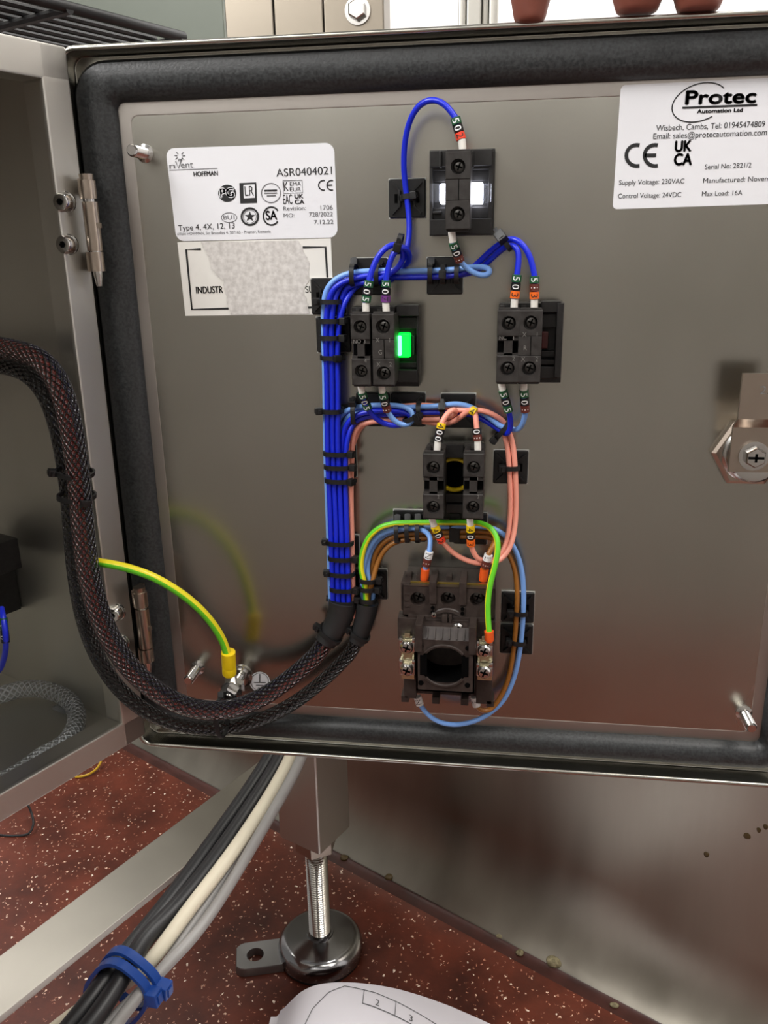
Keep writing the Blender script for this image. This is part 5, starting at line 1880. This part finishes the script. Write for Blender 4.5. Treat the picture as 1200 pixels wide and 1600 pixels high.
lump(866, 1506, 0.0085, 1, 'largest grey debris crumb at the machine panel foot')
lump(780, 1464, 0.004, 2, 'small flat debris crumb at the panel foot, between leg and largest crumb')
lump(812, 1490, 0.0045, 3, 'flat debris crumb on the floor beside the largest crumb')
lump(538, 1341, 0.005, 4, 'yellowish debris crumb at the panel foot right behind the leg', m=GREASE)
lump(608, 1372, 0.0055, 5, 'olive debris crumb at the panel foot past the leg', m=GREASE)
lump(960, 1572, 0.004, 6, 'pale debris crumb nearest the bottom frame edge along the panel')
lump(1104, 1335, 0.0026, 7, 'lowest brown residue speck on the machine panel', True, GREASE)
lump(1168, 1306, 0.0028, 8, 'larger brown residue speck on the machine panel', True, GREASE)
lump(1186, 1297, 0.002, 9, 'small brown residue speck beside the larger one on the panel', True, GREASE)
lump(1196, 1292, 0.0022, 10, 'brown residue speck on the panel at the frame edge', True, GREASE)

# drawing sheet, arched where it lies
La, Lb = FL(438, 1584, 0.001), FL(778, 1607, 0.001)
EDGE = ((-1, 0), (0, 0), (0.04, 0.016), (0.10, 0.037), (0.17, 0.050), (0.26, 0.0565), (0.35, 0.058), (0.45, 0.0565), (0.55, 0.052), (0.66, 0.043), (0.78, 0.030), (0.9, 0.014), (0.97, 0.004), (1, 0), (2, 0))


def edge_height(s):
    for (a_, h0), (b_, h1) in zip(EDGE, EDGE[1:]):
        if a_ <= s <= b_:
            return h0 + (h1 - h0) * (s - a_) / (b_ - a_)
    return 0
sx_ = (Lb - La)
sl = sx_.length
sx_.normalize()
sy_ = Vector((sx_.y, -sx_.x, 0))
if sy_.y > 0:
    sy_ = -sy_


ARCH = 0.69


def sheet(s, tt, lift=0.0):
    """s along the top edge 0..1, tt metres towards the viewer"""
    up = ARCH * sum(edge_height(s + k_ * 0.02) for k_ in (-1, 0, 1)) / 3 * max(0, 1 - tt * 1.3) + 0.0015
    return La + sx_ * (s * sl) + sy_ * tt + Z * (up + lift)


def sheet_mesh(off, corner=0.0, s_from=0.0):
    mb = MB()
    nu, nv = 40, 12
    base = len(mb.v)
    for j in range(nv + 1):
        for i in range(nu + 1):
            s, tt = s_from + (1 - s_from) * i / nu, 0.28 * j / nv
            if s < 0.0:
                tt = max(tt, corner)
            mb.v.append(sheet(s, tt, off))
    for j in range(nv):
        for i in range(nu):
            a = base + j * (nu + 1) + i
            mb.face((a, a + 1, a + nu + 2, a + nu + 1))
    return mb


mb = sheet_mesh(0.0)
mb.mi = 1


def sline(pts, wd):
    q = []
    for (s0, t0), (s1, t1) in zip(pts, pts[1:]):
        for k in range(8):
            q.append(sheet(s0 + (s1 - s0) * k / 8, t0 + (t1 - t0) * k / 8, 0.0004))
    q.append(sheet(pts[-1][0], pts[-1][1], 0.0004))
    mb.stroke(q, wd, Z)


sline([(0.06, 0.26), (0.09, 0.12), (0.13, 0.055), (0.18, 0.024), (0.24, 0.010), (0.31, 0.004), (0.45, 0.008), (0.6, 0.0155), (0.8, 0.027), (0.99, 0.039)], 0.0007)
sline([(0.40, 0.0195), (0.45, 0.0215), (0.6, 0.029), (0.8, 0.0405), (0.99, 0.053)], 0.0009)
sline([(0.40, 0.0062), (0.40, 0.0195)], 0.0006)
sline([(0.545, 0.0128), (0.545, 0.0262)], 0.0006)
sline([(0.72, 0.0224), (0.72, 0.0358)], 0.0006)
sline([(0.20, 0.24), (0.25, 0.12), (0.32, 0.055), (0.37, 0.041), (0.45, 0.042), (0.6, 0.050), (0.9, 0.070)], 0.0005)
sline([(0.24, 0.24), (0.29, 0.12), (0.355, 0.064), (0.40, 0.052), (0.47, 0.053), (0.62, 0.061), (0.9, 0.081)], 0.0005)
sline([(0.36, 0.24), (0.40, 0.10), (0.46, 0.072), (0.62, 0.081), (0.62, 0.24)], 0.0004)
sline([(0.70, 0.24), (0.70, 0.09), (0.88, 0.10), (0.88, 0.24)], 0.0004)
for ch, s, tb_ in (('2', 0.465, 0.0195), ('3', 0.615, 0.0270)):
    v, f, wid = glyphs(ch)
    k = len(mb.v)
    for x, y_ in v:
        mb.v.append(sheet(s + (x - wid / 2) * 0.0058 / sl, tb_ + x * 0.0016 - y_ * 0.0058, 0.0005))
    for q in f:
        mb.face([k + i for i in q])
o = tag(mb.build('drawing_sheet', [PAPER, GREYINK]), 'white printed drawing sheet lying arched on the floor before the foot', 'paper')
ARCH = 0.62
o2 = sheet_mesh(-0.0012, 0.004, -0.04)
tag(o2.build('drawing_sheet', PAPER), 'second white sheet peeking out under the printed drawing', 'paper')

# ================================================================== hand on the top edge
ZT = DZ1
t = thing('person', (0.15, PY - 0.006, ZT + 0.09), 'hand seen as three fingertips resting on the top edge of the door', 'person')
mb = MB()
tips = []
yl = PY - LIP + 0.003


def tip_at(px, lean, wide, zoff=0.0):
    d = ray(px, 20)
    return Vector((d.x / d.y * yl, yl, ZT + wide * 0.93 + zoff)), lean, wide


fing = [tip_at(828, -0.006, 0.0116, -0.0012), tip_at(995, 0.003, 0.0152, 0.0006), tip_at(1090, 0.004, 0.0154, 0.0002)]
palm = Vector((fing[1][0].x + 0.012, yl + 0.042, ZT + 0.085))
root = [palm + Vector((-0.034, -0.006, 0.0)), palm + Vector((-0.010, -0.010, 0.003)), palm + Vector((0.012, -0.008, 0.002))]


def taper(pts, rs):
    n_ = len(pts)
    mb.tube(pts, lambda u_: rs[min(int(u_ * (len(rs) - 1)), len(rs) - 2)] + (rs[min(int(u_ * (len(rs) - 1)) + 1, len(rs) - 1)] - rs[min(int(u_ * (len(rs) - 1)), len(rs) - 2)]) * (u_ * (len(rs) - 1) - min(int(u_ * (len(rs) - 1)), len(rs) - 2)), 14, 5)


for (tp_, ln, wd), rt in zip(fing, root):
    top = tp_ + Vector((0, 0, 0))
    k1 = tp_ + Vector((ln, 0.003, 0.024))
    k2 = tp_ + Vector((ln * 1.5, 0.010, 0.050))
    for r_, dz in ((wd * 0.5, -wd * 0.80), ):
        pass
    taper([top + Vector((0, 0, -wd * 0.92)), top + Vector((0, 0, -wd * 0.75)), top + Vector((0, 0, -wd * 0.3)), top + Vector((0, 0, wd * 0.5)), k1, k2, (k2 + rt) / 2 + Vector((0, 0.004, 0.006)), rt], [wd * 0.60, wd * 0.92, wd * 1.02, wd * 1.03, wd * 1.0, wd * 0.98, wd * 0.92, wd * 0.85])
# little finger and thumb, behind the door edge
lf = palm + Vector((0.034, 0.0, -0.004))
taper([lf + Vector((0.008, -0.014, -0.052)), lf + Vector((0.008, -0.014, -0.050)), lf + Vector((0.008, -0.016, -0.035)), lf + Vector((0.004, -0.014, -0.018)), lf], [0.003, 0.0075, 0.0085, 0.0088, 0.009])
tb = palm + Vector((-0.038, 0.012, 0.018))
taper([tb + Vector((-0.03, -0.006, -0.062)), tb + Vector((-0.03, -0.006, -0.060)), tb + Vector((-0.026, -0.004, -0.042)), tb + Vector((-0.014, 0, -0.018)), tb], [0.003, 0.009, 0.0105, 0.0115, 0.014])
# palm and wrist
for k in range(5):
    b_ = palm + Vector((-0.034 + 0.017 * k, 0, 0))
    taper([b_ + Vector((0, -0.004, -0.012)), b_ + Vector((0, 0, 0.01)), palm + Vector((-0.024 + 0.012 * k, 0.012, 0.05)), palm + Vector((-0.018 + 0.009 * k, 0.02, 0.09))], [0.009, 0.0125, 0.0135, 0.013])
taper([palm + Vector((0, 0.018, 0.07)), palm + Vector((0, 0.03, 0.11)), palm + Vector((0, 0.06, 0.19)), palm + Vector((0.005, 0.10, 0.28))], [0.022, 0.026, 0.030, 0.035])
ho = mb.build('hand', SKIN, t)
rm = ho.modifiers.new('skin', 'REMESH')
rm.mode = 'VOXEL'
rm.voxel_size = 0.0016
rm.use_smooth_shade = True
sm = ho.modifiers.new('smooth', 'SMOOTH')
sm.iterations = 6
sm.factor = 0.5
for tp_, ln, wd in fing:
    mb = MB()
    mb.lathe(tp_ + Vector((0, wd * 0.78, 0.001)), (0, 1, -0.1), [(wd * 0.62, 0), (wd * 0.6, wd * 0.18), (wd * 0.45, wd * 0.22)], 20)
    mb.build('fingernail', NAIL, t)
